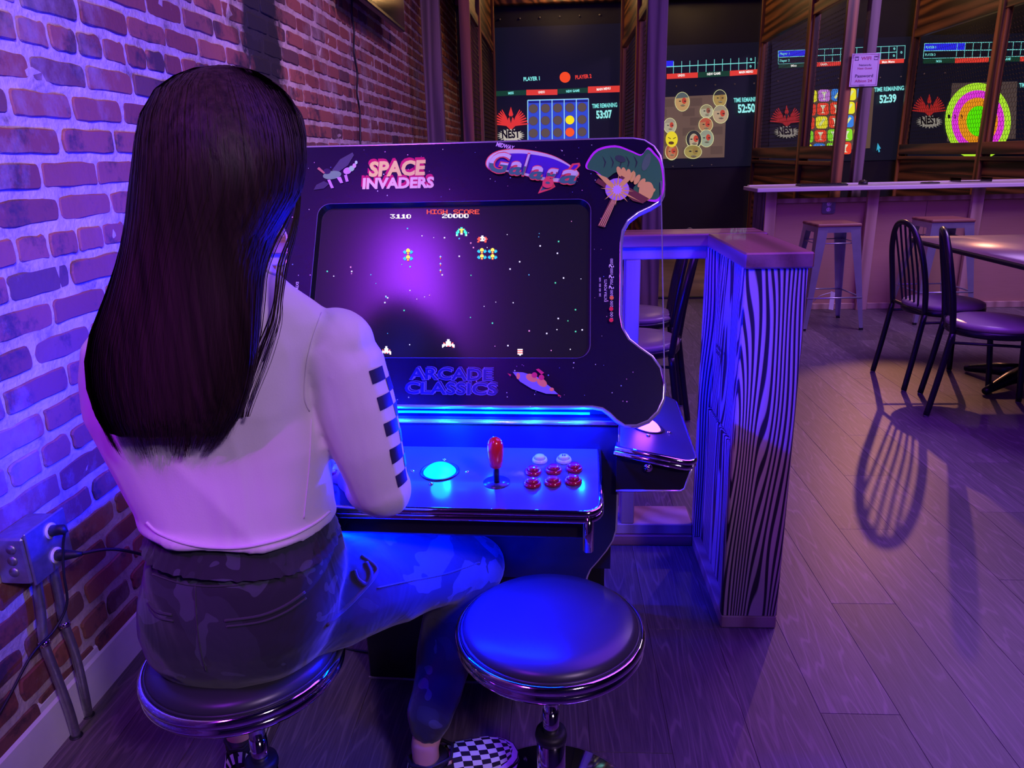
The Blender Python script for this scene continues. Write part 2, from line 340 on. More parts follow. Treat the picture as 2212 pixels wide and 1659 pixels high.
    def mesh(s, name, mats):
        me = D.meshes.new(name); me.from_pydata(s.v, [], s.f); me.update()
        for m in (mats if isinstance(mats, (list, tuple)) else [mats]): me.materials.append(m)
        me.polygons.foreach_set('material_index', s.m); me.polygons.foreach_set('use_smooth', s.sm); me.update(); return me
    def build(s, name, mats, parent=None, world=False, kind=None, label=None):
        return put(name, s.mesh(name, mats), parent, world, kind, label)
def wm(o):
    b = o.matrix_basis.copy()
    return wm(o.parent) @ o.matrix_parent_inverse @ b if o.parent else b
def put(name, me, parent=None, world=False, kind=None, label=None):
    o = D.objects.new(name, me); COL.objects.link(o)
    if parent: o.parent = parent
    if world and parent: o.matrix_parent_inverse = wm(parent).inverted()
    if kind: o['kind'] = kind
    if label: o['label'] = label
    return o
def tag(o, label, cat, group=None):
    o['label'] = label; o['category'] = cat
    if group: o['group'] = group
    return o
def thing(name, label, cat, loc=(0, 0, 0), rz=0, group=None):
    o = D.objects.new(name, None); COL.objects.link(o); o.location = loc; o.rotation_euler = (0, 0, rz); o.empty_display_size = 0.1
    bpy.context.view_layer.update()
    return tag(o, label, cat, group)
def copy_tree(o, parent=None):
    c = o.copy(); COL.objects.link(c)
    if parent: c.parent = parent
    for ch in list(o.children): copy_tree(ch, c)
    return c
def text_mesh(body, size, offset=0.0, extrude=0.0, shear=0.0, spacing=1.0, align='LEFT', fitw=None):
    c = D.curves.new('text', 'FONT'); c.body = body; c.size = size; c.offset = offset; c.extrude = extrude; c.shear = shear; c.space_character = spacing
    c.align_x = align; c.fill_mode = 'BOTH'; c.resolution_u = 3
    o = D.objects.new('t', c); COL.objects.link(o)
    me = D.meshes.new_from_object(o.evaluated_get(bpy.context.evaluated_depsgraph_get()))
    D.objects.remove(o); D.curves.remove(c)
    if fitw:
        xs = [v.co.x for v in me.vertices]; w = max(xs) - min(xs); k = fitw / w; x0 = min(xs)
        for v in me.vertices: v.co.x = (v.co.x - x0) * k
    return me
def mesh_to(mb, me, fn, mi=0):
    mb.add([fn(v.co) for v in me.vertices], [tuple(p.vertices) for p in me.polygons], mi); D.meshes.remove(me)
def rrect(x0, y0, x1, y1, r, n=6):
    P_ = []
    for cx, cy, a0 in ((x1 - r, y1 - r, 0), (x0 + r, y1 - r, 90), (x0 + r, y0 + r, 180), (x1 - r, y0 + r, 270)):
        for i in range(n + 1): a = math.radians(a0 + 90 * i / n); P_.append((cx + r * math.cos(a), cy + r * math.sin(a)))
    return P_
def smooth_pts(pts, k=6, closed=False):
    """Catmull-Rom through the points"""
    P_ = [Vector(p) for p in pts]; n = len(P_); out = []
    for i in range(n if closed else n - 1):
        p0 = P_[(i - 1) % n] if closed or i else P_[0]; p1 = P_[i]; p2 = P_[(i + 1) % n]; p3 = P_[(i + 2) % n] if closed or i < n - 2 else P_[-1]
        for j in range(k):
            t = j / k; out.append(0.5 * ((2 * p1) + (p2 - p0) * t + (2 * p0 - 5 * p1 + 4 * p2 - p3) * t * t + (3 * p1 - p0 - 3 * p2 + p3) * t ** 3))
    if not closed: out.append(P_[-1])
    return out
def slab(loops, depth):
    """flat board with holes: mesh of 2D loops, thickness depth along -z"""
    c = D.curves.new('slab', 'CURVE'); c.dimensions = '2D'; c.fill_mode = 'BOTH'; c.extrude = depth / 2
    for L in loops:
        sp = c.splines.new('POLY'); sp.points.add(len(L) - 1); sp.use_cyclic_u = True
        for p, q in zip(sp.points, L): p.co = (q[0], q[1], 0, 1)
    o = D.objects.new('t', c); COL.objects.link(o)
    me = D.meshes.new_from_object(o.evaluated_get(bpy.context.evaluated_depsgraph_get())); D.objects.remove(o); D.curves.remove(c)
    for v in me.vertices: v.co.z -= depth / 2
    return me
def organic(mb, name, mats, parent, voxel=0.006, smooth=4, world=True):
    """fuse overlapping closed solids into one continuous surface"""
    me = mb.mesh(name, mats); o = D.objects.new('t', me); COL.objects.link(o)
    r = o.modifiers.new('r', 'REMESH'); r.mode = 'VOXEL'; r.voxel_size = voxel; r.use_smooth_shade = True
    sm = o.modifiers.new('s', 'SMOOTH'); sm.iterations = smooth; sm.factor = 0.5
    bpy.context.view_layer.update()
    out = D.meshes.new_from_object(o.evaluated_get(bpy.context.evaluated_depsgraph_get()))
    D.objects.remove(o); D.meshes.remove(me); out.name = name
    if not out.materials:
        for m in (mats if isinstance(mats, (list, tuple)) else [mats]): out.materials.append(m)
    for p in out.polygons: p.use_smooth = True
    return put(name, out, parent, world)
def bvh_of(o):
    me = o.data
    return BVHTree.FromPolygons([v.co.copy() for v in me.vertices], [tuple(p.vertices) for p in me.polygons])

# ------------------------------------------------------------------ the room
WX = -1.145            # face of the brick wall
def structure(name, mb, mats, parent=None):
    o = mb.build(name, mats, parent); o['kind'] = 'structure'; return o
fl = structure('floor', MB().box((-1.4, -3.0, -0.12), (7.0, 9.6, -0.006)), plain('dark_subfloor', (0.02, 0.017, 0.017), 0.8))
# vinyl planks laid along the brick wall, each its own plank
PW, PL = 0.182, 1.22
pm = []
for k in range(2):
    b = MB(); b.cbox((-PW / 2 + 0.0003, -PL / 2 + 0.0003, -0.006), (PW / 2 - 0.0003, PL / 2 - 0.0003, 0.0), 0.0006); pm.append(b.mesh('plank', PLANK))
far = MB()
for i in range(45):
    x = WX - 0.06 + PW * (i + 0.5)
    off = ((i * 0.37) % 1.0) * PL
    for j in range(-2, 8):
        y = -0.6 + off + PL * (j + 0.5) - PL
        if y + PL / 2 < 0.55 and x > -5: 
            if y + PL / 2 < -1.0: continue
        if y - PL / 2 > 6.75: continue
        if x > 4.9 or y + PL / 2 < 0.6 or x > 1.0 + y * 0.62 or x < -0.4 - y * 0.9:
            far.box((x - PW / 2 + 0.0006, y - PL / 2 + 0.0006, -0.006), (x + PW / 2 - 0.0006, y + PL / 2 - 0.0006, 0.0)); continue
        o = put('plank', pm[0], fl); o.location = (x, y, 0)
far.build('plank_run', PLANK, fl, kind='stuff')

# lane floor beyond the black threshold
structure('trim_1', MB().box((-1.14, 6.70, -0.004), (6.9, 6.76, 0.012)), RUBBER)
lane = MB().box((-1.14, 6.76, -0.005), (6.9, 9.5, 0.006))
structure('floor_lane', lane, plain('worn_lane_matting', (0.20, 0.15, 0.10), 0.6, var=0.2, scale=4))
# other walls and the ceiling
structure('wall_back', MB().box((-1.4, 9.5, 0), (7.0, 9.62, 3.5)), DWALL)
structure('wall_right', MB().box((6.9, -3.0, 0), (7.02, 9.6, 3.5)), plain('dark_plaster', (0.07, 0.06, 0.08), 0.8))
structure('wall_front', MB().box((-1.4, -3.12, 0), (7.0, -3.0, 3.5)), plain('dark_plaster_2', (0.07, 0.06, 0.08), 0.8))
structure('ceiling', MB().box((-1.4, -3.0, 3.4), (7.0, 9.6, 3.5)), plain('dark_ceiling', (0.03, 0.028, 0.035), 0.9))

# brick wall: mortar bed, bricks nearest the camera one by one
wl = MB()
ny, nz = 260, 90
def mort(y, z):
    return WX - 0.0045 + 0.0045 * noise.noise(Vector((y * 16, z * 16, 0))) + 0.004 * noise.noise(Vector((y * 45, z * 45, 3)))
vs = [(mort(-1 + 10.6 * i / ny, 3.4 * j / nz), -1 + 10.6 * i / ny, 3.4 * j / nz) for j in range(nz + 1) for i in range(ny + 1)]
fs = [(j * (ny + 1) + i, j * (ny + 1) + i + 1, (j + 1) * (ny + 1) + i + 1, (j + 1) * (ny + 1) + i) for j in range(nz) for i in range(ny)]
wl.add(vs, fs, 0, True); wl.box((-1.4, -3, 0), (-1.19, 9.6, 3.4))
wall = structure('wall_left', wl, MORTAR)
def brick_verts(L, hgt, rnd):
    """irregular old brick, arrises rounded: rings from the back to the inset face; local y = length, x = out"""
    base = []
    for cy, cz, a0 in ((L / 2, hgt / 2, 0), (-L / 2, hgt / 2, 90), (-L / 2, -hgt / 2, 180), (L / 2, -hgt / 2, 270)):
        r = 0.004 + rnd.random() * 0.009
        sy, sz = math.copysign(1, cy), math.copysign(1, cz)
        jy, jz = rnd.uniform(-0.005, 0.001), rnd.uniform(-0.004, 0.001)
        pts = [(cy + sy * jy, cz + sz * (jz - r)), (cy + sy * (jy - r * 0.32), cz + sz * (jz - r * 0.32)), (cy + sy * (jy - r), cz + sz * jz)]
        if a0 in (90, 270): pts.reverse()
        base += pts
        if a0 in (0, 180):
            for q in (0.25, 0.5, 0.75): base.append((cy * (1 - 2 * q), cz + sz * rnd.uniform(-0.0035, 0.0015)))
        else: base.append((cy + sy * rnd.uniform(-0.003, 0.001), rnd.uniform(-0.008, 0.008)))
    n = len(base)
    prj = rnd.uniform(0.001, 0.0065)
    v = [(-0.02, y, z) for y, z in base] + [(prj - 0.003, y, z) for y, z in base] + [(prj, y * (1 - 0.006 / L), z * (1 - 0.006 / hgt)) for y, z in base]
    f = [(k * n + i, k * n + (i + 1) % n, (k + 1) * n + (i + 1) % n, (k + 1) * n + i) for k in range(2) for i in range(n)]
    f.append(tuple(2 * n + i for i in range(n)))
    return v, f
rb = random.Random(3)
CH = 0.0755
var_s = [brick_verts(0.203, 0.056, rb) for _ in range(9)]; var_h = [brick_verts(0.097, 0.056, rb) for _ in range(7)]
ms = []
for v, f in var_s + var_h: b = MB(); b.add(v, f, 0, False); ms.append(b.mesh('brick', BRICK))
cand = []
for r in range(44):
    z = 0.045 + CH * r
    hdr = (r % 6) == 2
    pit = 0.1065 if hdr else 0.2135
    y = -0.2 + (0.0 if r % 2 else pit / 2) + 0.02 * math.sin(r * 7.1)
    while y < 9.45:
        p_ = pit * (1 + rb.uniform(-0.05, 0.05)); yc = y + p_ / 2; y += p_
        zz = z + 0.004 * noise.noise(Vector((yc * 1.5, r, 0)))
        d = (Vector((WX, yc, zz)) - CP); dep = d.dot(fw)
        px = W / 2 + F * d.dot(CR) / dep if dep > 0.2 else -999; py = H / 2 - F * d.dot(CU) / dep if dep > 0.2 else -999
        seen = -60 < px < 1010 and -60 < py < 1720
        cand.append(((dep if seen else 50 + dep), yc, zz, hdr, rb.randrange(9), rb.randrange(7), rb.uniform(-1, 1)))
cand.sort(); rest = MB(); tones = []
for k, (dep, yc, zz, hdr, a, b_, tl) in enumerate(cand):
    if k < 300 and dep < 50:
        o = put('brick', ms[9 + b_] if hdr else ms[a], wall); o.location = (WX - 0.004, yc, zz); o.rotation_euler = (tl * 0.012, 0, 0)
    elif dep < 50 or yc < 1.4:
        v, f = var_h[b_] if hdr else var_s[a]
        rest.add([(WX - 0.004 + p[0], yc + p[1], zz + p[2]) for p in v], f); tones += [abs(tl)] * len(v)
me = rest.mesh('brick_run', BRICK)
at_ = me.attributes.new('tone', 'FLOAT', 'POINT'); at_.data.foreach_set('value', tones)
put('brick_run', me, wall, kind='stuff')
# white baseboard with a stepped top
bb = MB()
prof = [(0, 0), (0.016, 0), (0.016, 0.105), (0.011, 0.113), (0.011, 0.128), (0.006, 0.137), (0, 0.137)]
bb.prism([(WX - 0.012 + x, -1.0, z) for x, z in prof], (0, 7.6, 0))
structure('baseboard_left', bb, WHITEP)

# ------------------------------------------------------------------ arcade cabinet
AZ = math.radians(-2.4)
cab = thing('arcade_cabinet', 'black multi-game arcade cabinet with blue-lit control panel in front of the seated player', 'arcade machine', (-0.2237, 1.304, 0), AZ)
CM = wm(cab); CI = CM.inverted()
TM = Matrix.Translation((0, 0.04, 0.80)) @ Matrix.Rotation(math.radians(60), 4, 'X')
PM = CM @ TM; PI_ = PM.inverted()
def hit(mat_inv, px, py, z=0.0):
    """photograph pixel -> local x, y on the plane z of a flat part"""
    o = mat_inv @ CP; q = mat_inv @ at(px, py, Y=3.0); d = q - o; t = (z - o.z) / d.z; w = o + d * t; return (w.x, w.y)
def pan(px, py): return hit(PI_, px, py)
# outline of the display board (right half surveyed, left half mirrored)
right = [(980, 308), (1200, 303), (1340, 299), (1368, 299), (1392, 303), (1412, 316), (1425, 336), (1431, 362), (1433, 395), (1432, 418), (1424, 434), (1404, 446), (1378, 458), (1356, 475), (1344, 497), (1340, 525), (1340, 600), (1339, 680), (1344, 708), (1358, 733), (1382, 752), (1408, 770), (1426, 795), (1434, 830), (1432, 862), (1420, 888), (1400, 908), (1375, 918), (1350, 918), (1332, 906), (1318, 892), (1302, 881), (1280, 877), (1100, 877)]
R2 = [pan(*q) for q in right]; R2[0] = (0.0, R2[1][1])
outl = R2 + [(0.0, R2[-1][1])] + [(-x, y) for x, y in reversed(R2[1:])]
bez = rrect(-0.285, 0.108, 0.285, 0.442, 0.026)
pme = slab([outl, bez], 0.018); pme.materials.append(CABB); 
pnl = put('display_board', pme, cab); pnl.matrix_local = TM
TRIM = plain('purple_tinted_edge_moulding', (0.75, 0.74, 0.82), 0.15, 0.7, var=0.02)
mb = MB(); mb.tube([(x, y, -0.009) for x, y in outl], 0.0052, 8, closed=True)
me = mb.mesh('edge_moulding', TRIM)
for v in me.vertices: v.co.z = -0.009 + (v.co.z + 0.009) * 1.9
put('edge_moulding', me, pnl)
mb = MB(); 
n = len(bez)
for i in range(n):
    a, b = bez[i], bez[(i + 1) % n]; mb.add([(a[0], a[1], 0), (b[0], b[1], 0), (b[0] * .985, (b[1] - .275) * .975 + .275, -0.014), (a[0] * .985, (a[1] - .275) * .975 + .275, -0.014)], [(0, 1, 2, 3)])
mb.build('screen_bezel', plain('black_bezel', (0.006, 0.006, 0.008), 0.4), pnl)
mb = MB(); mb.tube([(x, y, 0.0005) for x, y in bez], 0.0009, 5, closed=True); mb.build('bezel_line', plain('bezel_edge', (0.10, 0.07, 0.2), 0.3), pnl)
scr_m, nt_, b_ = new_mat('powered_display_glass'); b_.inputs['Base Color'].default_value = (0.004, 0.004, 0.006, 1); b_.inputs['Roughness'].default_value = 0.2
b_.inputs['Emission Color'].default_value = (0.16, 0.10, 0.35, 1); b_.inputs['Emission Strength'].default_value = 0.045
scr = MB().box((-0.282, 0.110, -0.030), (0.282, 0.440, -0.0145)).build('display', scr_m, pnl)
# clear acrylic guard over the whole board, its straight edge showing between the lobes
gx = 0.4265
for s in (1, -1): MB().box((s * (gx - 0.0015) - 0.001, R2[23][1], 0.004), (s * (gx - 0.0015) + 0.001, R2[8][1], 0.008)).build('acrylic_edge', TRIM, pnl)
for s in (-1, 1):
    seq = [(x * s, y) for x, y in R2[8:24]]; g_ = [(x, y, 0.006) for x, y in seq] 
    MB().poly(g_).build('acrylic_guard', GLASS, pnl)

# ---- art on the board
Z1 = 0.0006
class Art:
    def __init__(s, parent, conv, z=Z1): s.p = parent; s.conv = conv; s.z = z; s.k = 0
    def shapes(s, name, lst, emit=None, world=False):
        """lst: (colour, [pixel points]) stacked in order"""
        mats = []; mb = MB(); idx = {}
        for c, pts in lst:
            m = lit(c, emit) if emit else flat(c)
            if m.name not in idx: idx[m.name] = len(mats); mats.append(m)
            z = s.z + 0.00012 * s.k; s.k += 1
            mb.poly([s.conv(p[0], p[1], z) for p in pts], idx[m.name])
        return mb.build(name, mats, s.p)
def panel_conv(x, y, z): u, v = pan(x, y); return (u, v, z)
art = Art(pnl, panel_conv)
def place_text(parent, name, body, conv, p0, p1, hpx, z, mat, bold=0.02, shear=0.0, align_fit=True, spacing=1.0, outline=None):
    """text along a pixel baseline p0 -> p1, hpx tall"""
    me = text_mesh(body, 1.0, bold, shear=shear, spacing=spacing)
    xs = [v.co.x for v in me.vertices]; ys = [v.co.y for v in me.vertices]; x0, x1 = min(xs), max(xs); cap = 0.70
    L = math.hypot(p1[0] - p0[0], p1[1] - p0[1]); ux, uy = (p1[0] - p0[0]) / L, (p1[1] - p0[1]) / L
    def fn(c, s=1.0):
        t = (c.x - x0) / (x1 - x0) * L; h = c.y / cap * hpx
        return conv(p0[0] + ux * t + uy * h, p0[1] + uy * t - ux * h, z)
    mb = MB(); mesh_to(mb, me, fn); return mb.build(name, mat, parent)
WHT = srgb(225, 205, 250); CREAM = srgb(240, 190, 130)
def circ(cx, cy, rx, ry=None, n=24, a0=0, a1=360, rot=0):
    ry = ry or rx; P_ = []
    for i in range(n): a = math.radians(a0 + (a1 - a0) * i / n); x, y = rx * math.cos(a), ry * math.sin(a); r_ = math.radians(rot); P_.append((cx + x * math.cos(r_) - y * math.sin(r_), cy + x * math.sin(r_) + y * math.cos(r_)))
    return P_
# printed stars
mb = MB(); rs = random.Random(11); STARM = [flat(srgb(210, 200, 245)), flat(srgb(110, 120, 235)), flat(srgb(200, 120, 190))]
for _ in range(330):
    x = rs.uniform(560, 1432); y = rs.uniform(308, 905)
    if 672 < x < 1284 and 428 < y < 782: continue
    u, v = pan(x, y)
    if not (abs(u) < 0.33 or (abs(u) < 0.405 and (v > 0.40 or v < 0.09))) or v > R2[1][1] - 0.01 or v < 0.012: continue
    r = rs.choice((0.0007, 0.0010, 0.0014)); mb.poly([(u + r * math.cos(k * PI / 3), v + r * math.sin(k * PI / 3), Z1 * 0.5) for k in range(6)], rs.randrange(3))
mb.build('star_print', STARM, pnl, kind='stuff')
# SPACE INVADERS
MAG = srgb(190, 10, 90)
for dx, dy, m_, z in ((-3, -6, MAG, 0.0007), (-1, -3, MAG, 0.0009), (0, 0, CREAM, 0.0012)):
    place_text(pnl, 'lettering', 'SPACE', panel_conv, (797 + dx, 381 + dy), (921 + dx, 377 + dy), 30, z, flat(m_), 0.045, 0.12)
    place_text(pnl, 'lettering', 'INVADERS', panel_conv, (783 + dx, 408 + dy), (938 + dx, 405 + dy), 22, z, flat(m_ if m_ is MAG else srgb(230, 180, 200)), 0.045, 0.08)
place_text(pnl, 'lettering', 'MIDWAY', panel_conv, (1071, 316), (1110, 325), 9, 0.0010, flat(srgb(215, 170, 250)), 0.03, 0.2)
# swooping five-letter logo with a starry oval behind it
oval = [(1052, 357), (1058, 340), (1080, 328), (1115, 325), (1150, 328), (1190, 337), (1222, 352), (1248, 372), (1240, 384), (1224, 395), (1208, 392), (1170, 388), (1130, 377), (1090, 370), (1066, 370)]
oval = [(p.x, p.y) for p in smooth_pts([(x, y, 0) for x, y in oval], 4, True)]
big = [(x + (x - 1150) * 0.03, y + (y - 358) * 0.10) for x, y in oval]
art.shapes('logo_backing', [(srgb(235, 70, 80), big), (srgb(205, 190, 215), [(x + (x - 1150) * 0.012, y + (y - 358) * 0.05) for x, y in oval]), (srgb(66, 24, 190), [(1150 + (x - 1150) * 0.94, 359 + (y - 359) * 0.80) for x, y in oval])])
art.shapes('logo_ring', [(srgb(235, 70, 80), [(1222, 372), (1236, 354), (1252, 352), (1254, 358), (1244, 368), (1232, 376)]), (srgb(66, 24, 190), [(1230, 369), (1240, 357), (1249, 356), (1247, 361), (1238, 369)])])
RED2 = flat(srgb(235, 70, 80)); GRN2 = flat(srgb(50, 108, 110)); LAV2 = flat(srgb(205, 190, 215))
for ch, x0, y0, x1, y1, h in (('G', 1056, 372, 1100, 378, 42), ('a', 1099, 378, 1126, 381, 40), ('l', 1127, 380, 1138, 382, 46), ('a', 1143, 387, 1172, 391, 40), ('g', 1173, 391, 1203, 396, 40), ('a', 1208, 397, 1245, 400, 42)):
    for bo, m_, z in ((0.060, RED2, 0.0060), (0.022, GRN2, 0.0063)):
        place_text(pnl, 'lettering', ch, panel_conv, (x0, y0), (x1, y1), h, z, m_, bo, 0.25)
    me = text_mesh(ch, 1.0, 0.022, shear=0.25); bm = bmesh.new(); bm.from_mesh(me)
    bmesh.ops.bisect_plane(bm, geom=list(bm.verts) + list(bm.edges) + list(bm.faces), plane_co=(0, 0.28, 0), plane_no=(0, -1, 0), clear_outer=True); bm.to_mesh(me); bm.free()
    xs0 = [v.co.x for v in text_mesh(ch, 1.0, 0.022, shear=0.25).vertices]; xa, xb = min(xs0), max(xs0); L = math.hypot(x1 - x0, y1 - y0); ux, uy = (x1 - x0) / L, (y1 - y0) / L
    mb = MB(); mesh_to(mb, me, lambda c: panel_conv(x0 + ux * (c.x - xa) / (xb - xa) * L + uy * c.y / .7 * h, y0 + uy * (c.x - xa) / (xb - xa) * L - ux * c.y / .7 * h, 0.0066)); mb.build('lettering', LAV2, pnl)
art.shapes('logo_tail', [(srgb(235, 70, 80), [(1162, 419), (1172, 398), (1186, 394), (1196, 396), (1200, 404), (1190, 410)]), (srgb(50, 108, 110), [(1167, 413), (1175, 401), (1187, 397), (1195, 400), (1188, 407)])])
# winged insect, drawn as a plain generic one
OL = srgb(95, 105, 110)
art.shapes('insect_print', [(srgb(60, 50, 90), [(718, 368), (735, 345), (762, 330), (765, 336), (752, 358), (726, 376)]), (srgb(50, 40, 80), [(678, 411), (684, 400), (700, 392), (712, 398), (700, 408)]),
    (srgb(105, 125, 125), circ(718, 379, 20, 9, rot=-8)), (srgb(30, 20, 70), circ(707, 371, 8, 6)), (srgb(190, 120, 230), circ(751, 370, 9, 7, rot=-20)), (srgb(150, 180, 170), circ(760, 365, 6, 6)), (srgb(200, 140, 230), circ(766, 359, 4, 5)), (srgb(170, 190, 190), circ(770, 352, 3, 4)),
    (srgb(190, 120, 230), [(728, 385), (737, 383), (742, 396), (736, 397)]), (srgb(190, 120, 230), [(744, 380), (750, 378), (754, 393), (748, 394)]), (srgb(190, 120, 230), [(708, 390), (714, 389), (722, 407), (716, 408)]), (srgb(170, 90, 100), [(686, 366), (690, 362), (703, 374), (700, 377)])])
# starburst over crossed beams, and a plain green and gold coiled form beside it (generic)
GR = srgb(34, 104, 62); GO = srgb(222, 172, 92); PK = srgb(200, 40, 225); BR = srgb(105, 48, 42)
def sm(pts, k=4): return [(p.x, p.y) for p in smooth_pts([(x, y, 0) for x, y in pts], k, True)]
coil = [(1272, 352), (1292, 328), (1330, 320), (1362, 330), (1384, 338), (1398, 324), (1412, 336), (1424, 352), (1430, 380), (1430, 410), (1421, 430), (1404, 432), (1378, 424), (1368, 408), (1380, 392), (1352, 378), (1330, 374), (1310, 386), (1288, 372), (1270, 366)]
lines = [(srgb(25, 38, 36), sm([(1300 + i * 17, 338), (1306 + i * 17, 352), (1303 + i * 17, 366), (1309 + i * 17, 352)], 2)) for i in range(5)]
ribs = []
for i in range(8):
    x, y = 1338 + i * 9.5, 373 + i * 1.8 + i * i * 0.62; ribs.append((GO, circ(x, y, 12, 5.5, 14, rot=70 + i * 12)))
art.shapes('creature_backing_print', [(PK, sm([(x + (x - 1352) * 0.05, y + (y - 374) * 0.085) for x, y in coil])), (GR, sm(coil))] + lines + [(srgb(70, 100, 84), circ(1396, 352, 8, 20, 14, rot=20)), (srgb(40, 62, 56), circ(1340, 345, 12, 7, 14, rot=20))] + ribs + [(GO, sm([(1384, 400), (1404, 396), (1412, 412), (1406, 430), (1392, 436), (1380, 424)]))])
art.shapes('beam_print', [(BR, [(1286, 396), (1292, 388), (1325, 406), (1320, 417)]), (BR, [(1340, 412), (1346, 400), (1402, 432), (1388, 442), (1366, 436)]), (BR, [(1325, 420), (1336, 424), (1306, 494), (1291, 490)]), (BR, [(1338, 405), (1328, 400), (1342, 382), (1352, 388)])]
    + [(srgb(222, 160, 120), [(1293 + i * 4, 489 + i), (1294.4 + i * 4, 489.3 + i), (1329 + i * 2.5, 424), (1327.6 + i * 2.5, 423)]) for i in range(4)])
spk = []
for i in range(32):
    a = 2 * PI * i / 32 + 0.1; L = (58 if i in (2, 19, 27) else 36 if i % 4 == 0 else 26 if i % 2 == 0 else 12); spk.append((1333 + L * math.cos(a), 413 + L * 0.95 * math.sin(a)))
art.shapes('starburst_print', [(srgb(170, 120, 220), circ(1333, 412, 26, 24, 20)), (GO, spk), (srgb(196, 150, 250), [(1333 + (13 if i % 2 else 8) * math.cos(i * PI / 12), 413 + (13 if i % 2 else 8) * math.sin(i * PI / 12)) for i in range(24)])])
# ARCADE CLASSICS in geometric outline letters
for body, a, b, h in (('ARCADE', (884, 819), (1064, 822), 24), ('CLASSICS', (874, 850), (1074, 853), 24)):
    for dx, c_, bo, z in ((3, srgb(120, 85, 235), 0.050, 0.0008), (3, srgb(28, 12, 80), 0.028, 0.0010), (0, srgb(120, 85, 235), 0.045, 0.0013), (0, srgb(18, 10, 120), 0.018, 0.0015)):
        place_text(pnl, 'lettering', body, panel_conv, (a[0] + dx, a[1] - dx), (b[0] + dx, b[1] - dx), h, z, flat(c_), bo)
# small winged craft, generic
art.shapes('spacecraft_print', [(srgb(125, 100, 225), [(1108, 805), (1130, 806), (1160, 815), (1190, 838), (1206, 853), (1180, 852), (1150, 842), (1124, 826)]), (srgb(232, 120, 90), circ(1149, 818, 13, 8, rot=25)), (srgb(232, 120, 90), circ(1171, 828, 12, 8, rot=35)), (srgb(210, 25, 90), circ(1155, 812, 6)), (srgb(210, 25, 90), circ(1170, 817, 6)),
    (srgb(210, 25, 90), [(1158, 800), (1164, 798), (1176, 807), (1170, 811)]), (srgb(232, 120, 90), circ(1120, 814, 4, 7)), (srgb(232, 120, 90), circ(1192, 843, 5, 4)), (srgb(210, 30, 80), [(1097, 808), (1105, 811), (1103, 815)]), (srgb(210, 30, 80), [(1205, 853), (1213, 857), (1206, 858)])])
# points table printed sideways
for body, a, b, h in (('EXTRA POINTS', (1311, 652), (1311, 604), 6), ('100', (1324, 688), (1324, 674), 6), ('200', (1324, 664), (1324, 650), 6), ('500', (1324, 640), (1324, 627), 6), ('?', (1326, 625), (1326, 617), 11), ('700', (1324, 616), (1324, 603), 6), ('?', (1326, 602), (1326, 594), 11), ('1000', (1324, 594), (1324, 580), 6), ('?', (1326, 579), (1326, 571), 11), ('2000', (1324, 573), (1324, 559), 6), ('200  400  800  1600', (1298, 641), (1298, 600), 4)):
    place_text(pnl, 'lettering', body, panel_conv, a, b, h, 0.001, flat(WHT), 0.0)
    a2, b2 = (1958 - a[0] + 0, a[1]), (1958 - b[0], b[1])
    if body in ('EXTRA POINTS', '100', '200'):
        u, v = pan(*a); u2, v2 = pan(*b)
        me = text_mesh(body, 1.0, 0.012); xs = [q.co.x for q in me.vertices]; x0, x1 = min(xs), max(xs); hh = (v2 - v) / (b[1] - a[1]) * -h
        mb = MB(); mesh_to(mb, me, lambda c: (-u + c.y / .7 * abs(v2 - v) / abs(b[1] - a[1]) * h, v2 - (c.x - x0) / (x1 - x0) * (v2 - v), 0.001)); mb.build('lettering', flat(WHT), pnl)
art.shapes('fruit_print', [(srgb(225, 20, 60), circ(1320, 694, 4.5)), (srgb(225, 20, 60), circ(1320, 670, 4.5)), (srgb(235, 110, 60), circ(1321, 646, 4.5))])

# ---- the game picture
DZ = -0.0138
def dconv(x, y, z=0.0): u, v = hit(PI_, x, y, DZ); return (u, v, DZ + z)
F57 = {'H': '10001 10001 10001 11111 10001 10001 10001', 'I': '11111 00100 00100 00100 00100 00100 11111', 'G': '01111 10000 10000 10011 10001 10001 01111', 'S': '01111 10000 10000 01110 00001 00001 11110',
       'C': '01111 10000 10000 10000 10000 10000 01111', 'O': '01110 10001 10001 10001 10001 10001 01110', 'R': '11110 10001 10001 11110 10100 10010 10001', 'E': '11111 10000 10000 11110 10000 10000 11111',
       '2': '01110 10001 00001 00110 01000 10000 11111', '0': '01110 11001 11001 11001 11001 11001 01110', '3': '11111 00010 00100 00110 00001 10001 01110', '1': '00110 01110 00110 00110 00110 00110 11111', ' ': '00000 ' * 7}
def pixels(mb, grid, x0, y0, w, h, cols, z=0.0003):
    rows = grid.split() if isinstance(grid, str) else grid; nr, nc = len(rows), max(len(r) for r in rows)
    for r, row in enumerate(rows):
        for c, ch in enumerate(row):
            if ch in cols:
                xa, xb, ya, yb = x0 + w * c / nc, x0 + w * (c + 1) / nc, y0 + h * r / nr, y0 + h * (r + 1) / nr
                mb.poly([dconv(xa, yb, z), dconv(xb, yb, z), dconv(xb, ya, z), dconv(xa, ya, z)], cols[ch])
def pixtext(name, body, x0, y0, cw, h, m_):
    mb = MB()
    for i, ch in enumerate(body): pixels(mb, F57[ch], x0 + i * cw, y0, cw * 0.88, h, {'1': 0})
    mb.build(name, m_, pnl)
pixtext('score_text', 'HIGH SCORE', 922, 453, 11.5, 9.5, lit((1.0, 0.09, 0.02), 1.3)); pixtext('score_text', '20000', 955, 462, 11.7, 9, lit((1, 1, 0.95), 1.3)); pixtext('score_text', '3110', 843, 463, 11.5, 9, lit((1, 1, 0.95), 1.3))
